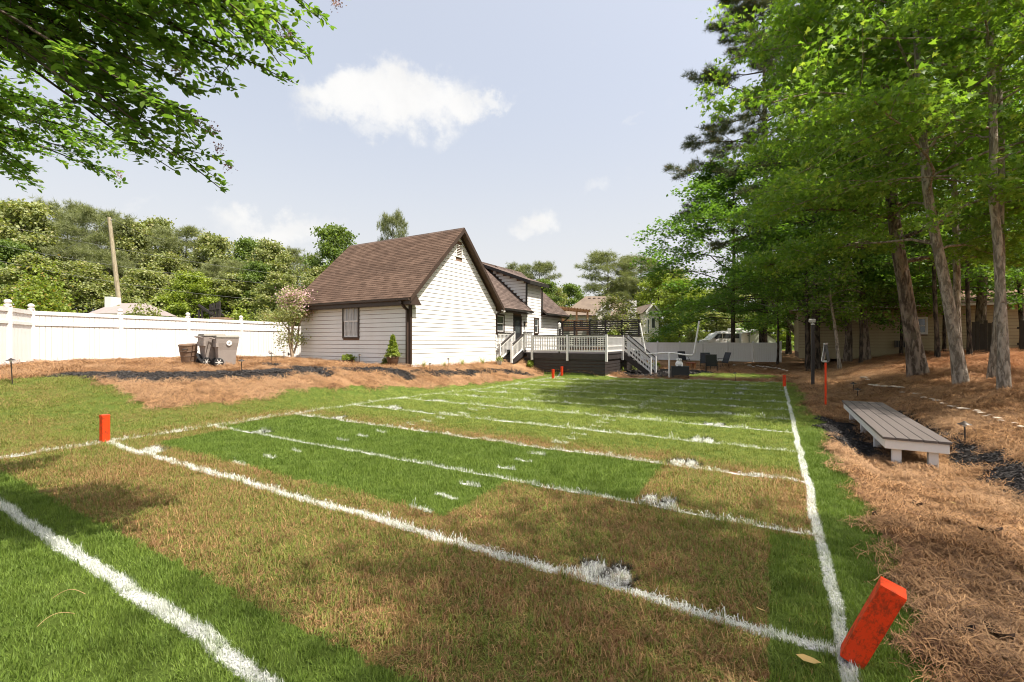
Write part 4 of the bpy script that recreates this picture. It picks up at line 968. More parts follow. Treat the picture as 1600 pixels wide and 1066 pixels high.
def leaves_mesh(name, pos, m, kind='kite', size=.1, var=.35, up=.75, r=None, axis=None):
    r = r or np.random.default_rng(1); n = len(pos); base, tri = LEAF[kind]
    Z = r.normal(0, 1, (n, 3)) * (1 - up) + np.array((0, 0, up)); Z /= np.linalg.norm(Z, axis=1)[:, None]
    A = r.normal(0, 1, (n, 3)) if axis is None else axis + r.normal(0, .25, (n, 3)); A[:, 2] -= .25 if axis is None else 0
    A -= Z * (A * Z).sum(1)[:, None]; A /= np.linalg.norm(A, axis=1)[:, None] + 1e-9; B = np.cross(Z, A)
    s = size * (1 + r.uniform(-var, var, n))[:, None, None]
    V = pos[:, None] + (A[:, None] * base[None, :, 0:1] + B[:, None] * base[None, :, 1:2] + Z[:, None] * base[None, :, 2:3]) * s
    Fq = tri[None] + (np.arange(n) * len(base))[:, None, None]
    me = mesh_np(name, V.reshape(-1, 3), Fq.reshape(-1, 3)); me.materials.append(m); return me
def curve(p0, d, L, n, lift, droop, r, wig=.05):
    d = np.asarray(d, float); d /= np.linalg.norm(d); t = np.linspace(0, 1, n)[:, None]
    P = np.asarray(p0) + d * L * t; P[:, 2:] += lift * L * t - droop * L * t * t
    return P + np.cumsum(r.normal(0, wig * L / n, (n, 3)), 0) * (t > 0)
def grow(seed, H, R, base, r0, top=None, limbs=22, style='broad', droop=.35, pts=None, sub=6, prof=None, az=None, zmax=None):
    """skeleton of a tree; returns tubes and leaf anchors (position, outward direction)"""
    r = np.random.default_rng(seed); T = np.linspace(0, 1, 14)
    if pts is None: pts = [(0, 0, 0), (*(top or (0, 0)), H)]
    pts = np.asarray(pts, float); zz = T * H
    tr = np.stack([np.interp(zz, pts[:, 2], pts[:, 0]), np.interp(zz, pts[:, 2], pts[:, 1]), zz], 1)
    tr[:, :2] += np.cumsum(r.normal(0, .018 * H / 14, (14, 2)), 0) * (T[:, None] > 0)
    tr = np.concatenate([tr[:1] - (0, 0, .3), tr]); rr = np.concatenate([[r0 * 1.55], r0 * (1 - T) ** .7 * .92 + r0 * .10 * np.exp(-T * 25) + .02])
    rr[1] *= 1.22
    lines = [(tr, rr)]; anc = []; dirs = []
    for i in range(limbs):
        t = base + (1 - base) * ((i + r.uniform(0, .7)) / limbs) ** (1.0 if style == 'broad' else .9)
        t = min(t, .985); p0 = np.array([np.interp(t * H, tr[:, 2], tr[:, k]) for k in range(3)])
        a = (i * 2.4 + r.uniform(-.5, .5)) if az is None else az(i, r)
        f = (t - base) / (1 - base)
        if prof: L = R * prof(f) * r.uniform(.75, 1.1)
        elif style == 'broad': L = R * (math.sin(pi * min(1, .34 + .63 * f)) ** .7) * r.uniform(.7, 1.1)
        else: L = R * (1 - .75 * f) ** .8 * r.uniform(.55, 1.1)
        e = .08 + .8 * f if style == 'broad' else -.08 + .6 * f
        n = 7; P = curve(p0, (cos(a), sin(a), e), L, n, .15, droop * (1 - .6 * f), r, .1)
        lr = r0 * .34 * (1 - .55 * f); lines.append((P, np.linspace(lr, .012, n)))
        for j in range(sub):
            s = .28 + .72 * (j + r.uniform(0, .8)) / sub; q = P[min(int(s * (n - 1)), n - 2)] + (P[min(int(s * (n - 1)) + 1, n - 1)] - P[min(int(s * (n - 1)), n - 2)]) * (s * (n - 1) % 1)
            b = a + (1 if j % 2 else -1) * r.uniform(.5, 1.15); l2 = L * .5 * (1.15 - .75 * s) * r.uniform(.7, 1.2) + .25
            if style == 'pine': l2 *= .8
            Q = curve(q, (cos(b), sin(b), r.uniform(-.3, .7)), l2, 5, .1, droop * .9, r, .1); lines.append((Q, np.linspace(max(.01, lr * .3), .005, 5)))
            m_ = np.linspace(.15 if style == 'broad' else .5, 1.02, 9 if style == 'broad' else 4)[:, None]
            K = np.stack([np.interp(m_[:, 0] * 4, np.arange(5), Q[:, k]) for k in range(3)], 1); anc.append(K); dirs.append(np.repeat([[cos(b), sin(b), .3]], len(K), 0))
        m_ = np.linspace(.55, 1.03, 7); K = np.stack([np.interp(m_ * (n - 1), np.arange(n), P[:, k]) for k in range(3)], 1); anc.append(K); dirs.append(np.repeat([[cos(a), sin(a), .3]], len(K), 0))
    return lines, np.concatenate(anc), np.concatenate(dirs)
def crown(name, anc, dirs, n, m, kind='star', size=.12, spread=.26, flat=.4, seed=1, up=.72):
    r = np.random.default_rng(seed)
    if kind == 'needle':                    # bursts of needles at the twig ends
        k = min(n, len(anc) * 9); i = r.integers(0, len(anc), k); per = 16
        c = anc[i] + r.normal(0, spread, (k, 3)) * (1, 1, .45)
        d = np.repeat(dirs[i], per, 0) * .55 + r.normal(0, .62, (k * per, 3)) + (0, 0, .22)
        d /= np.linalg.norm(d, axis=1)[:, None]; pos = np.repeat(c, per, 0) + d * .02
        base, tri = LEAF['needle']; Z = r.normal(0, 1, d.shape); B = np.cross(Z, d); B /= np.linalg.norm(B, axis=1)[:, None] + 1e-9
        s = size * r.uniform(.7, 1.25, len(d))[:, None, None]
        V = pos[:, None] + (d[:, None] * base[None, :, 0:1] + B[:, None] * base[None, :, 1:2]) * s
        me = mesh_np(name, V.reshape(-1, 3), (tri[None] + (np.arange(len(d)) * 3)[:, None, None]).reshape(-1, 3)); me.materials.append(m); return me
    # leaves gather in sprays, so that gaps and clumps stay readable
    w = r.uniform(.02, 1, len(anc)) ** 1.8; w /= w.sum(); i = r.choice(len(anc), n, p=w)
    pos = anc[i] + r.normal(0, spread, (n, 3)) * (1, 1, flat)
    return leaves_mesh(name, pos, m, kind, size, .35, up, r)
def tree(name, label, loc, seed, H, R, base, r0, leaf, barkm, n, kind='star', size=.12, group=None, spread=.26, flat=.4, cname='crown', rz=0, cat='tree', up=.72, **kw):
    t = thing(name, label, cat, loc, rz, group)
    lines, anc, dirs = grow(seed, H, R, base, r0, **kw)
    link('trunk', tubes_mesh('trunk', lines, barkm), None, t)
    link(cname, crown(cname, anc, dirs, n, leaf, kind, size, spread, flat, seed, up), None, t)
    return t
GUM = leafmat('sweetgum_leaves', (.10, .185, .03), (.17, .275, .048), (.24, .31, .07), trans=.52)
OAK = leafmat('dark_broad_leaves', (.075, .15, .03), (.125, .225, .044), None, trans=.5)
PINE = leafmat('pine_foliage', (.05, .075, .03), (.095, .12, .05), (.24, .15, .06), trans=.25, tcol=(1.2, 1.2, .7))
MYR = leafmat('myrtle_leaves', (.085, .165, .034), (.13, .22, .046), (.18, .25, .06), trans=.55)
HAZYG = leafmat('haze_paled_leaves', (.17, .205, .075), (.28, .30, .115), (.32, .30, .14), trans=.3, patch=.12)  # distance haze put into the leaf colour, paler than the leaves themselves
HAZYD = leafmat('haze_paled_pine', (.15, .175, .08), (.23, .25, .115), None, trans=.25, patch=.1)  # pine tone paled likewise, haze carried by the colour
MIDG = leafmat('fresh_wood_leaves', (.09, .14, .035), (.16, .22, .055), None, trans=.35, patch=.15)
LIME = leafmat('yellow_green_leaves', (.15, .21, .03), (.25, .30, .05), None, trans=.35)
TIPS = leafmat('orange_tipped_leaves', (.14, .2, .03), (.24, .29, .05), (.30, .22, .06), trans=.35)
PINKF = leafmat('pink_blossom', (.52, .32, .34), (.66, .45, .46), None, trans=.25, tcol=(1.1, 1, 1))
BARK_P = bark('pine_bark', (.08, .06, .046), (.27, .21, .165), 16, 4)
BARK_G = bark('gum_bark', (.17, .14, .11), (.40, .34, .28), 24, 7, .7)
BARK_D = bark('dark_bark', (.03, .024, .02), (.12, .09, .07), 18, 5)
BARK_M = bark('myrtle_bark', (.30, .22, .15), (.52, .42, .31), 6, 1.2, .25)
WOODS = 'trees of the wood on the right'
def build_right_woods():
    # (name, label, base px, py, trunk px wide, trunk top px/py seen, H, R, base, kind, leaves, ...)
    L = [('pine_tree', 'stout pine with rugged reddish bark leaning left in front of the tan house', 1435, 587, 29, (1395, 330), 13.5, 4.9, .27, 'gumleaf', 34000, BARK_P),
         ('sweetgum_tree', 'pale smooth-barked gum trunk curving up left between stout pine and twin trunks', 1502, 602, 21, (1452, 330), 13, 4.8, .25, 'gum', 40000, BARK_G),
         ('sweetgum_tree', 'tall pale-barked trunk furthest right by the straw, one of a close pair', 1569, 611, 17, (1556, 200), 14, 4.8, .30, 'gum', 38000, BARK_G),
         ('sweetgum_tree', 'greyer trunk leaning close behind its pale neighbour at the right edge', 1552, 594, 16, (1562, 200), 13.5, 4.6, .34, 'gum', 28000, BARK_G),
         ('sweetgum_tree', 'grey trunk standing just behind the pale curving gum tree', 1498, 577, 13, (1490, 330), 13.5, 5.2, .28, 'gum', 26000, BARK_G),
         ('slender_tree', 'thin straight dark trunk before the wooden fence', 1515, 556, 7, (1508, 330), 12, 4.2, .2, 'oak', 16000, BARK_D),
         ('pine_tree', 'broad dark trunk against the wooden fence', 1531, 550, 19, (1533, 330), 19, 5.6, .22, 'oak', 24000, BARK_P),
         ('sweetgum_tree', 'brown upright trunk left of the window in the tan wall', 1352, 563, 15, (1343, 380), 18, 5.2, .17, 'gum', 36000, BARK_P),
         ('sweetgum_tree', 'brown trunk with a sunlit side between lamp post and tan house window', 1324, 567, 12, (1316, 380), 17, 5.0, .17, 'gum', 34000, BARK_P),
         ('pine_tree', 'tallest dark pine behind the orange pole, crown reaching out over the lawn', 1300, 546, 17, (1280, 360), 24, 8.2, .30, 'pine', 11000, BARK_P),
         ('slender_tree', 'thin pale sapling with wavy stem right of the orange pole', 1312, 577, 5.5, (1296, 460), 5.2, 1.3, .55, 'gum', 1800, BARK_G),
         ('sweetgum_tree', 'thin trunk leaning behind the dark lamp post', 1286, 555, 11, (1264, 470), 15, 5.8, .16, 'gum', 36000, BARK_G),
         ('sweetgum_tree', 'low leaning trunk sweeping left over the straw toward the fence end', 1268, 561, 10, (1206, 470), 9.5, 4.4, .26, 'oak', 20000, BARK_G),
         ('slender_tree', 'dark trunk at the very right edge of the view beside the shed', 1598, 548, 9, (1588, 400), 12, 4.6, .2, 'oak', 14000, BARK_D)]
    kinds = {'gum': (GUM, 'star', .118), 'gumleaf': (GUM, 'star', .118), 'oak': (OAK, 'kite', .14), 'pine': (PINE, 'needle', .24)}
    for i, (nm, lab, px, py, w, (tx, ty), H, R, base, k, n, bk) in enumerate(L):
        b = gp(px, py); Y = b.y; q = at(tx, ty, Y) - b; m, kd, sz = kinds[k]
        g = max(.35, min(1, 5 / max(q.z, .1))); top = (q.x + q.x * .35 * (H - q.z) / max(q.z, 1), (H - q.z) * .02)
        pts = [(0, 0, 0), (q.x * .42, 0, q.z * .5), (q.x, 0, q.z), (top[0] * .9, top[1], H)] if q.z < H else [(0, 0, 0), (q.x * H / q.z, 0, H)]
        r0 = w / FPX * Y / 2 / math.sqrt(1 + (b.x / Y) ** 2)
        tree(nm, lab, b, 100 + i, H, R, base, r0, m, bk, n, kd, sz, WOODS, pts=pts, limbs=26 if k != 'pine' else 40, style='pine' if k == 'pine' else 'broad', sub=7,
             spread=.2 if k != 'pine' else .12, flat=.6, droop=.3, up=.5)
    # the young tree beyond the far fence that hangs over it
    b = P3(18.8, 38.3); b.x = (1146 - 800) / FPX * b.y
    tree('maple_tree', 'dense green tree beyond the far fence whose branches hang over the white vehicle', b, 141, 15.5, 8.2, .2, .19, OAK, BARK_D, 34000, 'kite', .26, WOODS, limbs=34, sub=7, spread=.42, flat=.4, droop=.5)
    b = gp(1228, 560); 
    tree('pine_tree', 'pine with browned lower twigs, leftmost of the wood, its crown open to the sky', Vector((17.4, 25.7, gz(17.4, 25.7))), 142, 25, 7.6, .30, .22, PINE, BARK_D, 11000, 'needle', .26, WOODS, limbs=36, style='pine', sub=6, spread=.13)
    b = Vector((14.2, 27.5, gz(14.2, 27.5)))
    tree('maple_tree', 'open-branched broadleaf tree reaching left over the patio chairs', Vector((18.2, 27.5, gz(18.2, 27.5))), 143, 12.5, 6.6, .3, .15, OAK, BARK_D, 24000, 'kite', .19, WOODS, limbs=26, sub=7, spread=.3, flat=.4, droop=.35)
build_right_woods()
def build_tall_pine():
    x = (1192 - 800) / FPX * 40
    tree('pine_tree', 'tall dark pine behind the far fence, its ragged crown left of the gums', Vector((x, 40, gz(x, 40))), 155, 36, 8.4, .36, .3, PINE, BARK_D, 13000, 'needle', .42, WOODS, limbs=46, style='pine', sub=7, spread=.22, droop=.15)
build_tall_pine()
def build_understory():
    for i, (px, Y, H, R, lab) in enumerate(((1262, 25, 6.5, 3.2, 'understory tree screening the left end of the tan house'), (1345, 24, 6.8, 3.2, 'understory tree hanging over the tan gutter left of its window'), (1408, 25.5, 6.4, 3.0, 'understory tree behind the stout reddish pine'), (1475, 24.5, 7.0, 3.2, 'understory tree above the plank fence'), (1565, 21, 7.0, 3.2, 'understory tree over the shed roof at the right edge'), (1215, 31, 8.5, 3.8, 'understory tree just beyond the right end of the far fence'))):
        x = (px - 800) / FPX * Y
        tree('broadleaf_tree', lab, Vector((x, Y, gz(x, Y))), 170 + i, H, R, .36, .07, OAK if i % 2 else GUM, BARK_D, 5500, 'kite', .15, WOODS, limbs=18, sub=6, spread=.22, flat=.6, droop=.35, up=.5)
    for i, (px, py, w, H, lab) in enumerate(((1232, 552, 8, 15, 'slim dark trunk left of the leaning trunks, by the far fence end'), (1338, 560, 7, 14, 'slim dark trunk between the two brown trunks'), (1377, 556, 6, 13, 'slim trunk just right of the brown upright trunk'), (1465, 560, 7, 14, 'slim trunk between stout pine and pale curving gum'))):
        b = gp(px, py); tree('slender_tree', lab, b, 190 + i, H, 3.6, .34, w / FPX * b.y / 2 / math.sqrt(1 + (b.x / b.y) ** 2), OAK, BARK_D, 9000, 'kite', .15, WOODS, limbs=18, sub=6, spread=.24, flat=.6, droop=.3, up=.5, top=(.4 - .3 * i, 0))
build_understory()
def build_shade_trees():
    """the wood goes on beside and behind the camera and shades the field"""
    spots = [(9.0, -2.2, 16, 4.4), (12.5, -6, 19, 5.2), (21, -6, 19, 5)]
    proto = None
    for i, (x, y, H, R) in enumerate(spots):
        if proto is None:
            proto = tree('sweetgum_tree', 'gum tree of the wood continuing beside the camera', P3(x, y), 160, 16, 4.8, .36, .2, GUM, BARK_G, 6500, 'star', .15, WOODS, limbs=24, sub=6, spread=.3, flat=.4, droop=.4)
            o = proto
        else: o = copy_tree(proto); o.location = P3(x, y)
        o.rotation_euler.z = i * 1.9; o.scale = (R / 4.8,) * 2 + (H / 16,)
build_shade_trees()

# ------------------------------------------------------------------ the crape myrtle that hangs in from the left, close to the camera
def build_near_myrtle():
    o = P3(-5.6, .6); t = thing('crape_myrtle', 'large dark green crape myrtle hanging into the view at top left close to the camera', 'tree', o)
    r = np.random.default_rng(77); lines, anc = [], []
    trunks = [((-5.6, .6, o.z), (-4.5, 2.2, 4.3)), ((-5.7, .5, o.z), (-5.9, 3.2, 3.9)), ((-5.5, .5, o.z), (-3.3, 2.1, 4.7))]
    for a, b in trunks:
        P = np.linspace(a, b, 6) + r.normal(0, .04, (6, 3)); lines.append((P, np.linspace(.075, .05, 6)))
    # limbs end where foliage reaches: (tip px, py, distance), start trunk
    tips = [(540, -10, 3.3, 2), (500, 30, 3.4, 2), (455, 95, 3.5, 2), (430, 60, 3.2, 2), (460, 130, 3.6, 0), (375, 60, 3.0, 2), (365, 140, 3.5, 0), (300, 90, 3.2, 0), (250, 40, 2.9, 2), (345, 295, 3.4, 0), (310, 230, 3.3, 0), (335, 210, 3.7, 0), (250, 200, 3.4, 0), (270, 265, 3.6, 0),
            (200, 120, 3.2, 0), (190, 270, 5.2, 1), (130, 235, 4.8, 1), (60, 290, 5.2, 1), (20, 270, 4.6, 1), (0, 200, 4.2, 1), (100, 170, 4.2, 1), (130, 60, 3.2, 0), (40, 90, 3.4, 1), (60, -20, 3.0, 0), (200, -30, 2.9, 2), (330, -30, 2.9, 2), (440, -60, 3.0, 2), (-60, 150, 3.8, 1), (-80, 30, 3.5, 1), (150, 190, 4.6, 1), (230, 150, 3.7, 0), (-40, 250, 5.0, 1), (90, 30, 3.7, 1), (160, 0, 3.5, 0), (280, 10, 3.4, 2), (400, 10, 3.6, 2), (320, 110, 3.9, 0), (0, 30, 4.0, 1), (0, 120, 4.4, 1)]
    tw = []
    poly = np.array([(0, -40), (520, -40), (465, 105), (400, 120), (365, 145), (320, 190), (345, 285), (290, 260), (240, 245), (200, 258), (130, 232), (60, 282), (-40, 290)], float)
    def inside(x, y):
        c = False
        for (x0, y0), (x1, y1) in zip(poly, np.roll(poly, -1, 0)):
            if (y0 > y) != (y1 > y) and x < (x1 - x0) * (y - y0) / (y1 - y0) + x0: c = not c
        return c
    while len(tips) < 88:
        x, y = r.uniform(-40, 520), r.uniform(-40, 285)
        if inside(x, y): tips.append((x, y, r.uniform(2.9, 3.9) if x > 200 or y < 120 else r.uniform(3.6, 5.2), 2 if x > 330 else (1 if x < 180 and y > 120 else 0)))
    for px, py, Y, k in tips:
        e = np.array(at(px, py, Y)); s = np.array(trunks[k][1]); mid = (s + e) / 2 + (0, 0, .18 + .1 * r.normal())
        tt = np.linspace(0, 1, 9)[:, None]; P = s * (1 - tt) ** 2 + 2 * mid * tt * (1 - tt) + e * tt ** 2; P += np.cumsum(r.normal(0, .012, (9, 3)), 0)
        P[-1] = e; lines.append((P, np.linspace(.022, .003, 9)))
        for j in range(11):
            s_ = .35 + .65 * (j + r.uniform()) / 11; q = P[int(s_ * 8)]; d = e - s; d = d / np.linalg.norm(d)
            dd = d * r.uniform(.3, 1) + r.normal(0, .55, 3) * (1, 1, .5); dd /= np.linalg.norm(dd); l = r.uniform(.18, .42)
            Q = curve(q, dd, l, 4, .05, .25, r, .08); lines.append((Q, np.linspace(.004, .0015, 4))); tw.append((Q, dd))
        tw.append((P[6:], (e - s) / np.linalg.norm(e - s)))
    pos, ax = [], []
    for Q, d in tw:
        L = np.linalg.norm(Q[-1] - Q[0]); n = int(25 + L * 30); m_ = np.linspace(.05, 1.02, n) * (len(Q) - 1)
        K = np.stack([np.interp(m_, np.arange(len(Q)), Q[:, k]) for k in range(3)], 1)
        sd = np.cross(d, (0, 0, 1.)); sd /= np.linalg.norm(sd) + 1e-9; alt = np.where(np.arange(n) % 2, 1, -1)[:, None]
        pos.append(K + r.normal(0, .02, (n, 3))); ax.append(np.repeat([d], n, 0) * .6 + sd * alt * r.uniform(.4, 1.0, (n, 1)))
    pos, ax = np.concatenate(pos), np.concatenate(ax)
    link('trunk', tubes_mesh('trunk', [(P - np.array(o), R) for P, R in lines], BARK_D, (10, 4)), None, t)
    link('crown', leaves_mesh('crown', pos - np.array(o), MYR, 'oval', .056, .35, .7, r, ax), None, t)
    fl = []
    for px, py, Y in ((333, 203, 3.55), (341, 232, 3.5), (357, 260, 3.45), (437, 52, 3.3), (452, 55, 3.3), (278, 112, 3.3), (525, 6, 3.3), (186, 272, 5.1), (312, 189, 3.5)):
        fl.append(np.array(at(px, py, Y)) + r.normal(0, .022, (60, 3)))
    link('blossom', leaves_mesh('blossom', np.concatenate(fl) - np.array(o), leafmat('mauve_blossom', (.24, .14, .2), (.35, .22, .3), None, .3), 'kite', .016, .4, .1, r), None, t)
build_near_myrtle()

# ------------------------------------------------------------------ far trees
def build_far_trees():
    GRP = 'trees beyond the yard'
    def proto(nm, seed, H, R, base, leaf, n, kind, size, **kw):
        lines, anc, dirs = grow(seed, H, R, base, .22, **kw); return nm, tubes_mesh('trunk', lines, BARK_D, (6, 4)), crown('crown', anc, dirs, n, leaf, kind, size, kw.pop('spread_', .55) if False else .5, .5, seed, .5)
    dome = lambda f: (1 - (2 * abs(f - .4)) ** 2.2) ** .5 if abs(f - .4) < .5 else .35
    flatp = lambda f: .55 + .5 * math.sin(pi * min(1, f * .9 + .1))
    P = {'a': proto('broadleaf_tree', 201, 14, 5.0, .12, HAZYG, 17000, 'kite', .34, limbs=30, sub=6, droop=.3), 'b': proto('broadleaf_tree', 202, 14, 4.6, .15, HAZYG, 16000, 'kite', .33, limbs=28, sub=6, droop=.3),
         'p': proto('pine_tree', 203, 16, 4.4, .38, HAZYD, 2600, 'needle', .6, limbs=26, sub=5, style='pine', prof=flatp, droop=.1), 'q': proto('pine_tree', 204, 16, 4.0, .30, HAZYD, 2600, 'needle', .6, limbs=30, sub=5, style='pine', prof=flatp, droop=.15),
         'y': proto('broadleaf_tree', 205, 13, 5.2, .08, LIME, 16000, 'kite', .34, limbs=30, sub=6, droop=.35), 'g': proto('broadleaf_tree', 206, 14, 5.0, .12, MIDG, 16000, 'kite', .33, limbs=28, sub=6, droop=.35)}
    rows = [  # px, top py, distance, crown half-width in px, kind, what tells it apart
        (-40, 318, 46, 80, 'p', None), (38, 322, 44, 75, 'a', 'rounded tree at the far left whose top shows just under the hanging myrtle'), (105, 327, 50, 60, 'p', 'flat-topped pine left of the wooden utility pole'), (150, 333, 46, 55, 'q', 'pine right behind the top of the utility pole'),
        (200, 350, 48, 60, 'a', 'round crown just right of the utility pole'), (243, 346, 52, 55, 'b', 'tallest crown of the wood between the pole and the house'), (290, 360, 50, 58, 'q', 'bushy pine right of the tallest round crown'), (335, 372, 48, 55, 'a', 'mid-height crown above the dark stair frame'),
        (385, 378, 52, 52, 'g', 'darker green crown left of the white cloud base'), (425, 380, 46, 52, 'b', 'olive round crown left of the tall green tree by the roof'), (465, 398, 50, 50, 'q', 'low olive pine above the pink myrtle'), (522, 358, 44, 62, 'g', 'tall fresh green tree rising behind the left end of the brown roof'),
        (613, 343, 58, 26, 'p', 'small lone pine top showing above the brown roof ridge'), (60, 405, 38, 70, 'a', None), (130, 412, 40, 60, 'b', None), (225, 425, 40, 60, 'a', None), (300, 430, 40, 55, 'y', None), (370, 430, 42, 55, 'b', None), (440, 430, 40, 50, 'a', None), (5, 380, 40, 60, 'g', None), (170, 395, 44, 50, 'q', None), (262, 400, 44, 50, 'b', None), (350, 410, 43, 45, 'q', None), (405, 415, 43, 45, 'g', None), (500, 420, 42, 50, 'b', None),
        (806, 420, 60, 30, 'p', 'pine top just right of the vent pipe over the dormer'), (843, 416, 56, 34, 'p', 'pine crown behind the right end of the dormer roof'), (845, 440, 52, 45, 'g', None), (893, 447, 70, 40, 'g', 'low dark tree between the house and the tall far pines'), (868, 452, 66, 30, 'b', None),
        (950, 402, 78, 48, 'p', 'taller of the two far pines above the neighbour roof'), (1002, 405, 80, 46, 'q', 'right one of the two far pines above the neighbour roof'), (975, 440, 84, 60, 'b', None), (1030, 430, 60, 46, 'y', 'pale yellow-green tree right of the neighbour chimney'), (1062, 440, 54, 50, 'y', 'yellow-green tree behind the goalpost upright'), (1050, 425, 76, 60, 'a', None), (1105, 455, 70, 60, 'y', None), (1170, 430, 66, 70, 'a', None), (1230, 440, 62, 70, 'y', None), (1300, 420, 60, 80, 'y', None), (1380, 420, 60, 80, 'a', None), (1460, 400, 56, 80, 'y', None), (1540, 390, 54, 80, 'a', None), (1620, 380, 50, 80, 'y', None), (1200, 490, 54, 50, 'y', None), (1120, 490, 58, 46, 'a', None)]
    for i, (px, py, Y, hw, k, lab) in enumerate(rows):
        nm, tm, cm = P[k]; x = (px - 800) / FPX * Y; z0 = gz(x, Y); H = EYE + (533 - py) / FPX * Y - z0; h0 = {'a': 14.4, 'b': 14.4, 'g': 14.4, 'y': 13.4, 'p': 16.5, 'q': 16.5}[k]; r0 = {'a': 5.6, 'b': 5.2, 'g': 5.6, 'y': 5.8, 'p': 4.9, 'q': 4.5}[k]
        where = [w_ for lim, w_ in ((60, 'above the left fence corner'), (190, 'by the utility pole'), (285, 'right of the utility pole'), (400, 'above the dark stair frame'), (560, 'left of the brown roof'), (880, 'behind the dormer'), (1000, 'over the neighbour roof'), (1090, 'behind the goalpost'), (1180, 'behind the white vehicle'), (1290, 'past the far fence end'), (1420, 'over the tan house'), (1700, 'behind the right trunks')) if px < lim][0]
        generic = {'a': 'light olive broadleaf tree of the wood ' + where, 'b': 'deeper olive broadleaf tree of the wood ' + where, 'g': 'fresh green broadleaf tree of the wood ' + where, 'y': 'yellow-green broadleaf tree ' + where, 'p': 'background pine at the edge of the view', 'q': 'low olive pine ' + where}[k]
        t = thing(nm, lab or generic, 'tree', (x, Y, z0), i * 2.3, GRP); s = hw / FPX * Y / r0; t.scale = (s, s, H / h0)
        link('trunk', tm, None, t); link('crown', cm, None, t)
build_far_trees()

# ------------------------------------------------------------------ shrubs, flowers and pots
def bush(name, label, p, R, H, leaf, n, size, cat='bush', group=None, kind='kite', stems=7, seed=1):
    t = thing(name, label, cat, p, 0, group); r = np.random.default_rng(seed); lines, anc = [], []
    for i in range(stems * 5):
        a = r.uniform(0, 2 * pi); e = r.uniform(.15, 1.0); P = curve((r.normal(0, .06 * R), r.normal(0, .06 * R), 0), (cos(a) * (1.1 - e) * R, sin(a) * (1.1 - e) * R, e * H), math.hypot((1.05 - e) * R, e * H) * r.uniform(.8, 1.05), 5, .0, .12, r, .12)
        if i < stems * 2: lines.append((P, np.linspace(.012 + .008 * R, .004, 5)))
        anc.append(P[2:]); anc.append(P[2:] * .5 + P[1:4] * .5)
    anc = np.concatenate(anc); i = r.integers(0, len(anc), n); pos = anc[i] + r.normal(0, 1, (n, 3)) * (.14 * R, .14 * R, .12 * H); pos[:, 2] = np.abs(pos[:, 2])
    link('stem', tubes_mesh('stem', lines, BARK_D, (5, 4)), None, t); link('foliage', leaves_mesh('foliage', pos, leaf, kind, size, .4, .45, r), None, t); return t
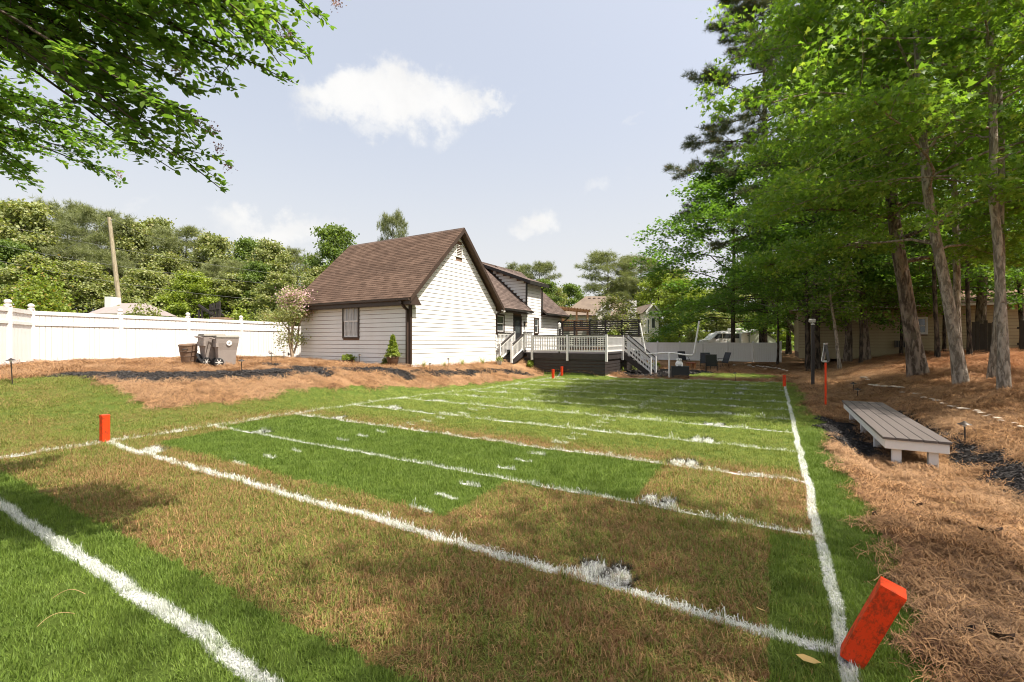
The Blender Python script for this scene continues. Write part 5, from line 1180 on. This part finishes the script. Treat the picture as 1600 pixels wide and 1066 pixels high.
def build_shrubs():
    def far_bush(nm, lab, px, top, Y, hw, leaf, n, size, seed, base=None):
        x = (px - 800) / FPX * Y; z0 = gz(x, Y); bush(nm, lab, (x, Y, z0), hw / FPX * Y, EYE + (533 - top) / FPX * Y - z0, leaf, n, size, seed=seed, stems=10)
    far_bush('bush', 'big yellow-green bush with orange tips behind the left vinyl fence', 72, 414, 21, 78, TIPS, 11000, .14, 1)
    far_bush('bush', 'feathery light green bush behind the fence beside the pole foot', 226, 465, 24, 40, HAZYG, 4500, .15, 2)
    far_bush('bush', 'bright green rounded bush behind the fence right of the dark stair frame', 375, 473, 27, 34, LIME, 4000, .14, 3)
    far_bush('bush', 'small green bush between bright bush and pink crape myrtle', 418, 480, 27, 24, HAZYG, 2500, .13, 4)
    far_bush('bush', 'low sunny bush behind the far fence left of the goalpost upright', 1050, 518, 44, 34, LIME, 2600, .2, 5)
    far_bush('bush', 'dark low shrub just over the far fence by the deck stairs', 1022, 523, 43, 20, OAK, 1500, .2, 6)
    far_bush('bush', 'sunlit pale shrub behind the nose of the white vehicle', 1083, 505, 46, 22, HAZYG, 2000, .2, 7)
    # pink flowering crape myrtle at the left corner of the house
    b = gp(456, 561); t = thing('crape_myrtle', 'multi-stemmed crape myrtle with pink bloom at the left corner of the house', 'tree', b); r = np.random.default_rng(12); lines, anc = [], []
    k = b.y / FPX
    for i, (dx, top) in enumerate(((-9, 60), (-3, 75), (2, 80), (6, 72), (14, 66), (-6, 55))):
        P = np.array([(r.normal(0, .04), r.normal(0, .04), -.1), (dx * k * .35, r.normal(0, .1), top * k * .4), (dx * k * .8, r.normal(0, .2), top * k * .8), (dx * k * 1.6, r.normal(0, .4), top * k * 1.15)]); lines.append((P, np.array((.05, .042, .034, .015))))
        for j in range(9):
            a = r.uniform(0, 6.3); Q = curve(P[3] - (0, 0, .2 * r.uniform()), (cos(a), sin(a), .6), r.uniform(.35, .95), 5, .1, .3, r); lines.append((Q, np.linspace(.01, .004, 5))); anc.append(Q[1:])
        Q = curve(P[1], (cos(i * 2.1), sin(i * 2.1), .5), .5, 4, .1, .2, r); anc.append(Q[1:])
    anc = np.concatenate(anc); q = r.integers(0, len(anc), 9500); pos = anc[q] + r.normal(0, .17, (9500, 3))
    link('trunk', tubes_mesh('trunk', lines, BARK_M, (8, 5)), None, t); link('crown', leaves_mesh('crown', pos, HAZYG, 'kite', .085, .3, .4, r), None, t)
    hi = anc[anc[:, 2] > np.quantile(anc[:, 2], .38)]; q = r.integers(0, len(hi), 4600); link('blossom', leaves_mesh('blossom', hi[q] + r.normal(0, .2, (4600, 3)) + (0, 0, .05), PINKF, 'kite', .075, .4, .2, r), None, t)
    tree('crape_myrtle', 'small flowering tree with pinkish tips before the neighbour house', Vector((6.85, 29, gz(6.85, 29))), 233, 4.0, 1.75, .42, .05, HAZYG, BARK_M, 4200, 'kite', .15, None, limbs=18, sub=5, spread=.2, flat=.6)
    # foundation flowers and deck shrubs
    FL = 'clumps of grassy flowers along the foundation'
    labs = ['lime clump of leaves at the wall, left of the centre path light', 'pale clump of leaves under the middle of the gable wall', 'strappy clump near the right third of the gable wall', 'leafy clump at the foot of the brown downspout', 'yellowish clump close to the house corner post']
    blade = leafmat('daylily_leaves', (.16, .2, .05), (.30, .34, .10), None, .3)
    pr = None
    for i, (yu, lab) in enumerate(zip((11.8, 13.2, 14.7, 16.1, 10.55), labs)):
        p = F(yu, 12.28 + .07 * (i % 2)); p.z = gz(p.x, p.y); t = thing('flower_clump', lab, 'plant', p, i * 1.3, FL); t.scale = (1 + .2 * (i % 3 - 1),) * 3
        if pr is None: pr = ribbon_tuft('blades', blade, 44, .07, (.2, .42), .016, (.3, 1.1), 4, seed=50).data
        link('leaves', pr, None, t)
    SB = 'young shrubs planted along the deck skirt'
    for px, py, hh, lab, lf in ((852, 576, .45, 'pale dry shrub by the skirt between stairs and lamp post', HAZYG), (829, 573, .4, 'bright strappy plant at the foot of the stairs', LIME), (891, 578, .62, 'fullest shrub behind the orange pylons', HAZYG), (924, 580, .5, 'shrub left of the deck corner', HAZYG), (970, 581, .42, 'low shrub right of the deck corner', LIME), (991, 579, .4, 'small shrub beside the side stairs', HAZYG)):
        p = gp(px, py); bush('shrub', lab, p, hh * .55, hh, lf, 420, .085, 'shrub', SB, 'kite', 6, px)
    # pots
    POT = worn('brown_glazed_pot', (.10, .055, .035), (.05, .03, .02), 8, .6, .25, spec=.5); TC = worn('pale_pot', (.5, .46, .42), (.35, .3, .26), 7, .5, .7)
    def pot(name, lab, p, R, H, m, leaf, fr, fh, n, size, cone=False, seed=3, grp=None):
        t = thing(name, lab, 'potted plant', p, 0, grp)
        MB().lathe([(R * .62, 0), (R * .72, H * .1), (R * .95, H * .65), (R * .98, H * .88), (R * 1.06, H * .9), (R * 1.06, H), (R * .92, H), (R * .9, H * .9), (.01, H * .88)], 20).build('pot', m, t, smooth=True)
        r = np.random.default_rng(seed)
        if cone:
            z = r.uniform(0, 1, n) ** 1.15; rr = fr * (1 - z) ** .75 * np.sqrt(r.uniform(.35, 1, n)) * (1 + .15 * np.sin(z * 30)); a = r.uniform(0, 6.3, n)
            pos = np.stack([rr * np.cos(a), rr * np.sin(a), H * .9 + .08 + z * fh], 1); up = .2
        else:
            d = r.normal(0, 1, (n, 3)); d /= np.linalg.norm(d, axis=1)[:, None]; d[:, 2] = np.abs(d[:, 2]); pos = d * r.uniform(.3, 1, (n, 1)) * (fr, fr, fh) + (0, 0, H * .9); up = .5
        link('foliage', leaves_mesh('foliage', pos, leaf, 'kite', size, .4, up, r), None, t)
        if cone: pos2 = np.stack([r.normal(0, R * .6, 260), r.normal(0, R * .6, 260), H + np.abs(r.normal(0, .05, 260))], 1); link('underplanting', leaves_mesh('underplanting', pos2, HAZYG, 'kite', .06, .4, .5, r), None, t)['kind'] = 'stuff'
        return t
    p = F(9.7, 13.08); p.z = gz(p.x, p.y); pot('potted_conifer', 'small golden-green conifer in a brown glazed pot at the house corner', p, .24, .36, POT, LIME, .24, .78, 2600, .07, True)
    p = F(9.8, 15.75); p.z = gz(p.x, p.y); pot('potted_plant', 'low dark planter of bright leaves against the white front wall', p, .26, .16, BLACK, LIME, .3, .26, 500, .09)
    p = F(9.85, 13.62); p.z = gz(p.x, p.y); bush('flower_clump', 'leafy clump left of the glazed conifer pot', p, .22, .4, HAZYG, 260, .1, 'plant', FL, 'kite', 5, 605)
    # two pots on a low stand by the side stairs, one by the house stairs, a fern on the deck screen
    st = gp(1021, 582); t = thing('plant_stand', 'low grey stand carrying two pots beside the deck side stairs', 'stand', st, -.3)
    MB().ab((-.34, -.14, .12), (.34, .14, .15)).build('shelf', worn('grey_wood', (.22, .2, .19), None, 6, .4, .6), t)
    for x in (-.28, .28): MB().ab((x - .03, -.12, -.03), (x + .03, .12, .12)).build('leg', DARKMETAL, t)
    for x, lab in ((-.16, 'left pale pot with leaves on the low grey stand'), (.16, 'right pale pot with brighter leaves on the low grey stand')):
        pot('potted_plant', lab, st + Vector((x, .05 * x, .15)), .13, .24, TC, LIME if x > 0 else HAZYG, .2, .22, 300, .09, seed=int(x * 100 + 40))
    pot('potted_plant', 'small pot with bushy leaves between downspout and house stairs', gp(780, 570), .14, .2, TC, HAZYG, .17, .25, 260, .08, seed=9)
    q = F(23.9, 8.85, 1.05)
    pot('potted_plant', 'arching bright fern in a dark pot before the slatted screen', q + Vector((0, 0, .72)), .17, .26, BLACK, LIME, .4, .3, 520, .13, seed=5)
    pl = thing('plant_pedestal', 'dark pedestal under the fern on the deck', 'pedestal', q); MB().ab((-.14, -.14, .02), (.14, .14, .7)).ab((-.2, -.2, .0), (.2, .2, .02)).ab((-.18, -.18, .7), (.18, .18, .72)).build('body', DECKPAINT, pl)
build_shrubs()
# ------------------------------------------------------------------ what stands beyond the yard
def build_tan_house():
    TAN = worn('tan_siding', (.40, .32, .19), (.27, .21, .12), 1.5, .5, .6)
    u = 31.0; x0, x1 = 1.0, 17.5; zb, ze = .95, 3.62
    fr = Frame('tan_house', 'long low tan-sided house with white gutter behind the tree trunks', 'house', ((x0 + x1) / 2, u, zb))
    fr.part('wall', MB().ab((x0, u + .02, zb - .4), (x1, u + 7, ze)), GAP)
    fr.part('foundation', MB().ab((x0 - .01, u - .0, zb - .4), (x1 + .01, u + .1, zb + .12)), TAN)
    win = (6.15, 7.1, 2.1, 2.95)
    siding(fr, 0, u + .02, lambda z: cut([(x0, x1)], [(win[0] - .07, win[1] + .07, win[2] - .07, win[3] + .07)], z), TAN, zb + .12, ze - .05)
    fr.part('siding_end', MB().ab((x0 - .03, u - .01, zb), (x0 + .01, u + 7.02, ze - .05)), TAN)
    window(fr, 0, u, *win, casing=WHITE)
    ac = fr.part('air_conditioner', MB().ab((5.7, u - .28, 1.28), (6.75, u - .02, 1.68)), worn('ac_case', (.16, .14, .12), None, 6, .5, .5))
    for k in range(9): fr.part('grille_bar', MB().ab((5.76 + k * .11, u - .295, 1.31), (5.80 + k * .11, u - .281, 1.65)), BLACK, ac)
    fr.part('gutter', MB().ab((x0 - .4, u - .52, ze - .04), (x1 + .4, u - .4, ze + .07)), WHITE)
    fr.part('soffit', MB().ab((x0 - .4, u - .4, ze - .04), (x1 + .4, u - .0, ze - .02)), TAN)
    RM = shingle_mat('tan_shingles', (.26, .17, .12), (.34, .24, .17), (.2, .12, .08))
    fr.part('roof', MB().prism([(u - .4, ze - .015), (u - .4, ze + .07), (u + 3.6, ze + 1.15), (u + 7.4, ze + .07), (u + 7.4, ze - .015)], (x0 - .4, x1 + .4), axis=0), RM)
    tag(fr.part('shingle_tabs', shingles(MB(), (x0 - .4, u - .42, ze + .075), (1, 0, 0), (0, 4, 1.08), x1 - x0 + .8, 4.1, exp=.17, tab=.4), RM), kind='stuff')
    fr.part('ridge_cap', MB().ab((x0 - .4, u + 3.45, ze + 1.13), (x1 + .4, u + 3.75, ze + 1.19)), WHITE)
    # weathered plank fence and a low dark shed right of it
    PW = worn('weathered_planks', (.05, .042, .034), (.03, .025, .02), 5, .6, .9)
    ff = Frame('plank_fence', 'weathered dark plank fence in front of the tan house, behind the right trunks', 'fence', (10.6, 27.2, gz(*F(27.2, -10.6).xy)))
    x = 7.95; r = random.Random(3)
    zb = gz(*F(27.2, -9).xy)
    while x < 13.6:
        w = r.uniform(.13, .16); gap = 9.05 < x < 9.5
        if not gap: ff.part('plank', MB().ab((x, 27.2, zb - .3), (x + w - .012, 27.225, zb + 1.45 + r.uniform(-.1, .12))), PW)
        x += w
    ff.part('rail', MB().ab((9.5, 27.226, zb + .35), (13.6, 27.27, zb + .45)).ab((9.5, 27.226, zb + 1.1), (13.6, 27.27, zb + 1.2)), PW)
    sh = Frame('garden_shed', 'dark open shed with a brown sloping roof at the right edge', 'shed', (11.6, 22.2, gz(*F(22.2, -11.6).xy)))
    zb = gz(*F(22.2, -11.6).xy); 
    sh.part('wall', MB().ab((11.0, 22.4, zb - .3), (14.0, 22.5, zb + 1.75)).ab((11.0, 22.51, zb - .3), (11.1, 25.0, zb + 1.9)), PW)
    sh.part('roof', MB().prism([(10.7, zb + 1.75), (14.4, zb + 2.9), (14.4, zb + 3.0), (10.7, zb + 1.85)], (21.9, 25.4), axis=1), RM)
    sh.part('window_frame', MB().ab((11.45, 22.36, zb + 1.05), (11.85, 22.395, zb + 1.1)).ab((11.45, 22.36, zb + 1.5), (11.85, 22.395, zb + 1.55)).ab((11.45, 22.36, zb + 1.1), (11.5, 22.395, zb + 1.5)).ab((11.8, 22.36, zb + 1.1), (11.85, 22.395, zb + 1.5)), WHITE)
build_tan_house()

def build_neighbour():
    """pale house with hipped roof beyond the deck, with a timber pergola in front"""
    Y = 56.0; k = Y / FPX; c = at(930, 533, Y); zb = gz(c.x, Y)
    t = thing('neighbour_house', 'pale two-storey neighbour house with hipped brown roof beyond the deck', 'house', (c.x, Y, zb)); H = lambda py: EYE + (533 - py) * k - zb; X = lambda px: (px - 930) * k
    BE = worn('cream_siding', (.66, .62, .55), (.55, .5, .44), 1.2, .3, .6)
    MB().ab((X(890), 0, -.5), (X(1000), 7, H(494))).build('wall', BE, t)
    ze, zr = H(493), H(459)
    MB().raw([(X(876), -.5, ze), (X(1003), -.5, ze), (X(1003), 7.5, ze), (X(876), 7.5, ze), (X(922), 3.3, zr), (X(968), 3.3, zr)], [(0, 1, 5, 4), (1, 2, 5), (2, 3, 4, 5), (3, 0, 4), (3, 2, 1, 0)]).build('roof', SH_FAR, t)
    for i in range(6): MB().box((X(927 + i * 8), 2.85, zr - .32), (.3, .22, .16)).build('roof_vent', SH_GREY, t)
    # front gable
    MB().prism([(X(930), -.5), (X(930), H(493)), (X(944), H(477)), (X(950), H(487)), (X(950), -.5)], (-1.6, 0), axis=1).build('gable_wall', BE, t)
    MB().raw([(X(926), -1.8, H(494)), (X(944), -1.8, H(475)), (X(944), 2.6, H(475)), (X(915), 2.6, H(494))], [(0, 1, 2, 3)]).raw([(X(944), -1.8, H(475)), (X(952), -1.8, H(487)), (X(952), 2, H(487)), (X(944), 2.6, H(475))], [(0, 1, 2, 3)]).build('gable_roof', SH_FAR, t)
    MB().beam((X(927), -1.83, H(494)), (X(944), -1.83, H(475.5)), .06, .22).beam((X(944), -1.83, H(475.5)), (X(953), -1.83, H(488)), .06, .22).build('rake_board', WHITE, t)
    ch = MB().ab((X(979), -.6, -.4), (X(992.5), .5, H(470.5))).build('chimney', WHITE, t); MB().ab((X(984), -.2, H(470.5) + .002), (X(988), .2, H(466))).build('chimney_pot', BLACK, ch)
    # right wing
    MB().prism([(X(998), -.5), (X(998), H(492)), (X(1011), H(478)), (X(1020), H(492)), (X(1020), -.5)], (-2.2, 3), axis=1).build('wing_wall', BE, t)
    MB().raw([(X(1011), -2.5, H(476.5)), (X(994), -2.5, H(491.5)), (X(991), 3, H(491.5)), (X(1008), 3, H(476.5))], [(0, 1, 2, 3)]).raw([(X(1011), -2.5, H(476.5)), (X(1022), -2.5, H(492)), (X(1022), 3, H(492)), (X(1011), 3, H(476.5))], [(0, 1, 2, 3)]).build('wing_roof', SH_FAR, t)
    MB().beam((X(1000), -2.53, H(491)), (X(1022), -2.53, H(491)), .06, .16).beam((X(1000), -2.54, H(490)), (X(1011), -2.54, H(477)), .06, .2).beam((X(1011), -2.54, H(477)), (X(1022.5), -2.54, H(492)), .06, .2).build('rake_board', WHITE, t)
    for a, b, lo, hi in ((1003, 1006, 522, 500), (1009, 1015, 514, 498), (938, 943, 508, 494), (905, 912, 512, 499), (920, 925, 510, 498)):
        y = -2.2 if a > 1000 else (-1.6 if a > 928 and a < 950 else 0); w = MB().ab((X(a), y - .05, H(lo)), (X(b), y - .01, H(hi))).build('window', WHITE, t); MB().ab((X(a) + .06, y - .06, H(lo) + .07), (X(b) - .06, y - .0501, H(hi) - .07)).build('pane', GLASS, w)
    # pergola
    Y = 46; k = Y / FPX; c = at(898, 533, Y); zb = gz(c.x, Y); WD = worn('pergola_timber', (.40, .25, .13), (.3, .17, .08), 4, .5, .6)
    t = thing('pergola', 'honey-coloured timber pergola and railing beyond the deck screen', 'pergola', (c.x, Y, zb)); H = lambda py: EYE + (533 - py) * k - zb; X = lambda px: (px - 898) * k
    for px in (879, 901, 918): MB().ab((X(px) - .09, -.09, -.2), (X(px) + .09, .09, H(486))).build('post', WD, t)
    MB().beam((X(872), -.14, H(481)), (X(922), -.14, H(486.5)), .08, .24).build('beam', WD, t); MB().beam((X(872), 2.4, H(480)), (X(922), 2.4, H(485)), .08, .24).build('beam', WD, t)
    for i in range(11): MB().beam((X(874 + i * 4.6), -.7, H(480 + i * .52)), (X(874 + i * 4.6), 2.9, H(479.6 + i * .52)), .06, .16).build('rafter', WD, t)
    MB().beam((X(872), -.2, H(500)), (X(920), -.2, H(502)), .08, .12).build('rail', WD, t)
    for i in range(16): MB().ab((X(874 + i * 3), -.22, H(512)), (X(874 + i * 3) + .06, -.18, H(501))).build('baluster', WD, t)
    MB().ab((X(868), -.3, H(516)), (X(922), 3, H(512))).build('floor', WD, t)
build_neighbour()

def build_vehicle_and_shed():
    Y = 45.5; k = Y / FPX; c = at(1126, 533, Y); zb = gz(c.x, Y) + .02
    t = thing('parked_car', 'white parked sport utility vehicle with roof rack behind the far fence', 'car', (c.x, Y, zb)); CAR = worn('white_car_paint', (.8, .8, .79), (.7, .7, .69), 1, .2, .2, bump=0, spec=.6)
    s = 1.0; L = 4.9
    # nose to the left; side profile x, z
    side = [(-2.45, .45), (-2.5, .8), (-2.4, 1.02), (-1.35, 1.14), (-.75, 1.72), (-.3, 1.8), (1.9, 1.8), (2.32, 1.68), (2.45, 1.1), (2.45, .45), (1.95, .4), (1.85, .68), (1.5, .8), (1.15, .68), (1.05, .4), (-1.05, .4), (-1.15, .68), (-1.5, .8), (-1.85, .68), (-1.95, .4)]
    MB().prism(side, (-.9, .9), axis=1).build('body', CAR, t, bevel=.05)
    for a, b, c_, d in ((-1.12, -.68, -.28, -.28), (-.2, -.2, .62, .62), (.74, .74, 1.5, 1.5), (1.6, 1.6, 2.22, 2.12)):
        MB().prism([(a, 1.2), (b, 1.66), (d, 1.68), (c_, 1.2)], (-.915, -.902), axis=1).build('side_window', GLASS, t)
    for x in (-1.5, 1.5):
        for y in (-.82, .82):
            w = MB().lathe([(.05, -.11), (.3, -.11), (.35, -.07), (.35, .07), (.3, .11), (.05, .11)], 20); w.v = [(x + q[0], y + q[2], .35 + q[1]) for q in w.v]; wo = w.build('wheel', BLACK, t)
            rm = MB().lathe([(.02, 0), (.2, 0), (.2, .02), (.02, .03)], 14); sg = -1 if y < 0 else 1; rm.v = [(x + q[0], y + sg * (.105 + q[2]), .35 + q[1]) for q in rm.v]; rm.build('rim', worn('alloy', (.5, .5, .5), None, 5, .2, .3, metal=.7), wo)
    for y in (-.6, .6): MB().tube([(-.3, y, 1.82), (-.25, y, 1.92), (1.9, y, 1.92), (1.95, y, 1.82)], .025, 8).build('roof_rail', WHITE, t)
    for i in range(5): MB().ab((-.25 + i * .52, -.6, 1.9), (-.2 + i * .52, .6, 1.94)).build('rack_bar', WHITE, t)
    MB().ab((1.0, -.66, 2.0), (2.0, .66, 2.22)).ab((1.1, -.6, 1.94), (1.16, .6, 2.0)).ab((1.8, -.6, 1.94), (1.86, .6, 2.0)).build('roof_box', WHITE, t, bevel=.04)
    MB().ab((-2.54, -.75, .72), (-2.47, -.45, .88)).build('headlight', GLASS, t); MB().ab((-2.54, .45, .72), (-2.47, .75, .88)).build('headlight', GLASS, t)
    MB().box((-.85, -1.0, 1.22), (.14, .2, .15)).build('mirror', BLACK, t, bevel=.03)
    for x in (-.1, .85): MB().ab((x, -.93, 1.02), (x + .2, -.905, 1.06)).build('handle', BLACK, t)
    Y = 44; k = Y / FPX; c = at(1186, 533, Y); t = thing('storage_shed', 'pale grey-green gabled storage shed behind the far fence', 'shed', (c.x, Y, gz(c.x, Y) - .05)); X = lambda px: (px - 1186) * k; H = lambda py: EYE + (533 - py) * k - gz(c.x, Y) + .05
    MB().prism([(X(1172), 0), (X(1172), H(521)), (X(1188), H(516)), (X(1212), H(532)), (X(1212), 0)], (0, 3), axis=1).build('wall', worn('pale_green_wall', (.36, .38, .32), None, 2, .3, .6), t)
    MB().raw([(X(1161), .1, H(521)), (X(1173), -.1, H(519.5)), (X(1190), -.1, H(514.5)), (X(1182), 3, H(514.5))], [(0, 1, 2, 3)]).raw([(X(1190), -.12, H(514.5)), (X(1214), -.12, H(531)), (X(1214), 3, H(531)), (X(1190), 3, H(514.5))], [(0, 1, 2, 3)]).build('roof', worn('pale_roof', (.42, .42, .38), None, 3, .3, .6), t)
    MB().ab((X(1160), .2, 0), (X(1171.9), 3, H(521))).build('side_wall', WHITE, t)
build_vehicle_and_shed()

def build_left_beyond():
    # utility pole with wires
    Y = 33; k = Y / FPX; a = at(188, 490, Y); b = at(170.5, 340, Y); a.z = gz(a.x, Y) - .3; d = (b - at(188, 490, Y)); foot = b - d * ((b.z - a.z) / d.z)
    t = thing('utility_pole', 'weathered leaning wooden utility pole rising behind the left fence', 'utility pole', foot)
    PW = bark('pole_wood', (.22, .18, .12), (.36, .31, .22), 40, 1.5, .3)
    MB().tube([(0, 0, 0), (b - foot) * .5, b - foot], [.17, .15, .12], 12).build('pole', PW, t, smooth=True)
    MB().box((b - foot) * .985, (.3, .1, .1)).build('bracket', worn('insulator', (.3, .28, .25), None, 5, .3, .4), t)
    WIRE = worn('wire', (.2, .2, .19), None, 3, .2, .6)
    def wire(lab, p, q, sag, r=.009):
        w = thing('overhead_wire', lab, 'wire', p, 0, 'overhead wires'); P = [(q - p) * s + Vector((0, 0, -sag * 4 * s * (1 - s))) for s in [i / 20 for i in range(21)]]
        MB().tube(P, r, 5).build('cable', WIRE, w)
    wire('guy wire slanting down left from the top of the pole', b, at(60, 405, 36), .5, .016); wire('upper wire running from the left edge down past the pole', at(-60, 338, 36), at(480, 434, 40), .4); wire('middle wire crossing the wood toward the house', at(-60, 372, 36), at(470, 447, 40), .5)
    wire('lowest wire crossing the wood above the fence', at(-60, 395, 34), at(430, 470, 40), .5); wire('wire from the pole top sloping off to the right', b, at(260, 375, 48), .3)
    # grey roof with white chimney over the fence
    Y = 30; k = Y / FPX; c = at(165, 500, Y); zb = gz(c.x, Y); X = lambda px: (px - 165) * k; H = lambda py: EYE + (533 - py) * k - zb
    t = thing('outbuilding', 'grey roof of a low building with white chimney beyond the left fence', 'building', (c.x, Y, zb))
    MB().ab((X(140), .3, -.3), (X(205), 3.5, H(489))).build('wall', VINYL, t)
    MB().raw([(X(136), 0, H(490)), (X(208), 0, H(490)), (X(192), 2, H(470)), (X(138), 2, H(470)), (X(208), 4, H(490)), (X(136), 4, H(490))], [(0, 1, 2, 3), (1, 4, 2), (4, 5, 3, 2), (5, 0, 3)]).build('roof', worn('grey_roof', (.26, .22, .21), None, 3, .4, .9), t)
    MB().ab((X(138), 1.2, H(478)), (X(148), 2, H(461))).build('chimney', WHITE, t)
    # dark stair frame (play structure)
    Y = 26; k = Y / FPX; c = at(328, 500, Y); zb = gz(c.x, Y); X = lambda px: (px - 328) * k; H = lambda py: EYE + (533 - py) * k - zb
    t = thing('play_structure', 'dark wooden frame with a sloping stair rail behind the white fence', 'play structure', (c.x, Y, zb))
    for px, top in ((311, 484), (316, 482), (329, 475), (334, 474), (339, 473), (343, 471)): MB().ab((X(px) - .04, -.05, -.2), (X(px) + .04, .05, H(top))).build('post', DECKPAINT, t)
    MB().beam((X(311), -.06, H(476.5)), (X(334), -.06, H(492)), .05, .12).build('handrail', DECKPAINT, t); MB().beam((X(311), .9, H(476.5)), (X(334), .9, H(492)), .05, .12).build('handrail', DECKPAINT, t)
    MB().beam((X(328), -.06, H(484)), (X(344), -.06, H(482)), .05, .1).build('rail', DECKPAINT, t)
    MB().ab((X(330), -.1, H(499)), (X(352), 1.5, H(496))).build('platform', worn('platform_wood', (.3, .2, .14), None, 4, .4, .7), t)
    for i in range(5): MB().ab((X(312 + i * 4.5), 0, H(484 + i * 3.2)), (X(317 + i * 4.5), .85, H(483 + i * 3.2))).build('step', DECKPAINT, t)
build_left_beyond()

def build_stones_and_leaves():
    ST = worn('field_stone', (.46, .39, .31), (.27, .22, .18), 6, .7, .9, bump=.5)
    r = random.Random(5)
    import bmesh
    protos = []
    for i in range(5):
        b = bmesh.new(); bmesh.ops.create_icosphere(b, subdivisions=2, radius=1)
        off = Vector((i * 7.3, 1.7 * i, 0))
        import mathutils.noise as mn
        for v in b.verts:
            n = mn.noise(v.co * 1.3 + off); v.co = v.co * (1 + .35 * n); v.co.z = max(v.co.z * .62, -.3)
        me = bpy.data.meshes.new('stone'); b.to_mesh(me); b.free(); me.materials.append(ST); protos.append(me)
    def stone(px, py, w, lab, grp, fl=1.0):
        p = gp(px, py); k = p.y / FPX * w / 2; o = link('stone', protos[r.randrange(5)]); o.location = p + Vector((0, 0, k * .3 + .03 + (.015 if fl < 1 else .03))); o.scale = (k, k * r.uniform(.7, 1), k * r.uniform(.75, 1) * fl); o.rotation_euler.z = r.uniform(0, 6)
        tag(o, lab, 'stone', grp)
    xs = [(1147, 573, 6), (1171, 574, 7), (1177, 576, 5), (1184, 574, 6), (1189, 575, 5), (1193, 576, 6), (1199, 576, 6), (1204, 577, 5), (1209, 578, 5), (1213, 577, 5), (1218, 579, 6), (1224, 581, 6), (1229, 582, 5), (1207, 574, 4), (1196, 579, 4)]
    for i, (px, py, w) in enumerate(xs):
        stone(px, py, w, ('lone tan stone left of the rock border by the right patio chair' if i == 0 else 'tan field stone in the curved rock border before the far fence'), 'stones of the border')
    for i in range(26):
        s = i / 25; px = 1345 + 245 * s + r.uniform(-6, 6); py = 598 + 72 * s ** 1.1 + r.uniform(-4, 4)
        stone(px, py, r.uniform(7, 15), 'small flat pale stone half sunk in the straw between bench and trees', 'flat stones sunk in the straw', .45)
    # fallen leaves
    LF = leafmat('fallen_leaf', (.42, .26, .07), (.5, .36, .16), None, .25, patch=9)
    base, tri = LEAF['oval']
    V = [(q[0] - .5, q[1], .12 * abs(q[1]) + .25 * (q[0] - .5) ** 2) for q in base]
    lm = bpy.data.meshes.new('fallen_leaf'); lm.from_pydata([tuple(q) for q in V], [], [tuple(f) for f in tri.tolist()]); lm.materials.append(LF)
    for px, py, s, lab in ((1263, 1042, .11, 'curled yellow-brown leaf lying on the sod left of the near pylon'), (1188, 962, .06, 'small tan leaf on the near white goal line'), (1527, 802, .05, 'single yellow leaf on the straw right of the bench end'), (1590, 905, .06, 'yellow leaf on the straw at the right edge'), (1020, 850, .05, 'little tan leaf on brown turf under the second yard line'), (1490, 792, .05, 'pale leaf high on the straw'), (1570, 960, .05, 'greenish leaf lying on the straw right of the pylon')):
        p = gp(px, py); o = link('fallen_leaf', lm); o.location = p + Vector((0, 0, .035)); o.scale = (s, s, s); o.rotation_euler = (r.uniform(-.3, .3), r.uniform(-.3, .3), r.uniform(0, 6)); tag(o, lab, 'leaf', 'fallen leaves')
    BK = bark('bark_scrap', (.04, .03, .022), (.12, .08, .06), 30, 12, .6)
    for px, py, L, lab in ((1548, 838, .16, 'dark curled bark scrap on the straw at right'), (1562, 1003, .13, 'dark bark scrap low on the straw right of the pylon'), (1368, 812, .10, 'dark bark scrap near the straw edge above the pylon'), (1505, 1000, .12, 'small dark bark scrap beside the near pylon'), (1433, 795, .12, 'thin grey bark scrap below the bench')):
        p = gp(px, py); b = MB(); m = 7
        b.raw([(L * (i / m - .5), .03 * s * (1 - abs(2 * i / m - 1) ** 3), .03 * (2 * i / m - 1) ** 2 + .012 * s * s) for i in range(m + 1) for s in (-1, 0, 1)] + [(L * (i / m - .5), .03 * s * (1 - abs(2 * i / m - 1) ** 3), .03 * (2 * i / m - 1) ** 2 + .012 * s * s - .008) for i in range(m + 1) for s in (-1, 0, 1)],
              [(i * 3 + j, i * 3 + j + 1, i * 3 + j + 4, i * 3 + j + 3) for i in range(m) for j in (0, 1)] + [(24 + i * 3 + j, 24 + i * 3 + j + 3, 24 + i * 3 + j + 4, 24 + i * 3 + j + 1) for i in range(m) for j in (0, 1)])
        o = b.build('bark_scrap', BK, None); o.location = p + Vector((0, 0, .035)); o.rotation_euler = (.1, .1, r.uniform(0, 3)); tag(o, lab, 'bark', 'bark scraps on the straw')
    WP = worn('petal', (.7, .55, .6), None, 5, .2, .6)
    # loose dry stalks on the grass
    SM = worn('dry_stalk', (.36, .24, .11), None, 9, .3, .7)
    for px, py, L, a, lab in ((80, 945, .17, .4, 'dry tan stalk lying on the lush sod at lower left'), (60, 990, .15, 1.1, 'bent dry stalk on the sod above the lower left corner')):
        p = gp(px, py); t = thing('dry_stalk', lab, 'stalk', p + Vector((0, 0, .03)), a, 'loose dry stalks'); MB().tube([(L * q, .10 * L * sin(q * 3.4 + a) , .035 * sin(pi * q)) for q in [i / 12 for i in range(13)]], .0016, 5).build('stem', SM, t)
build_stones_and_leaves()
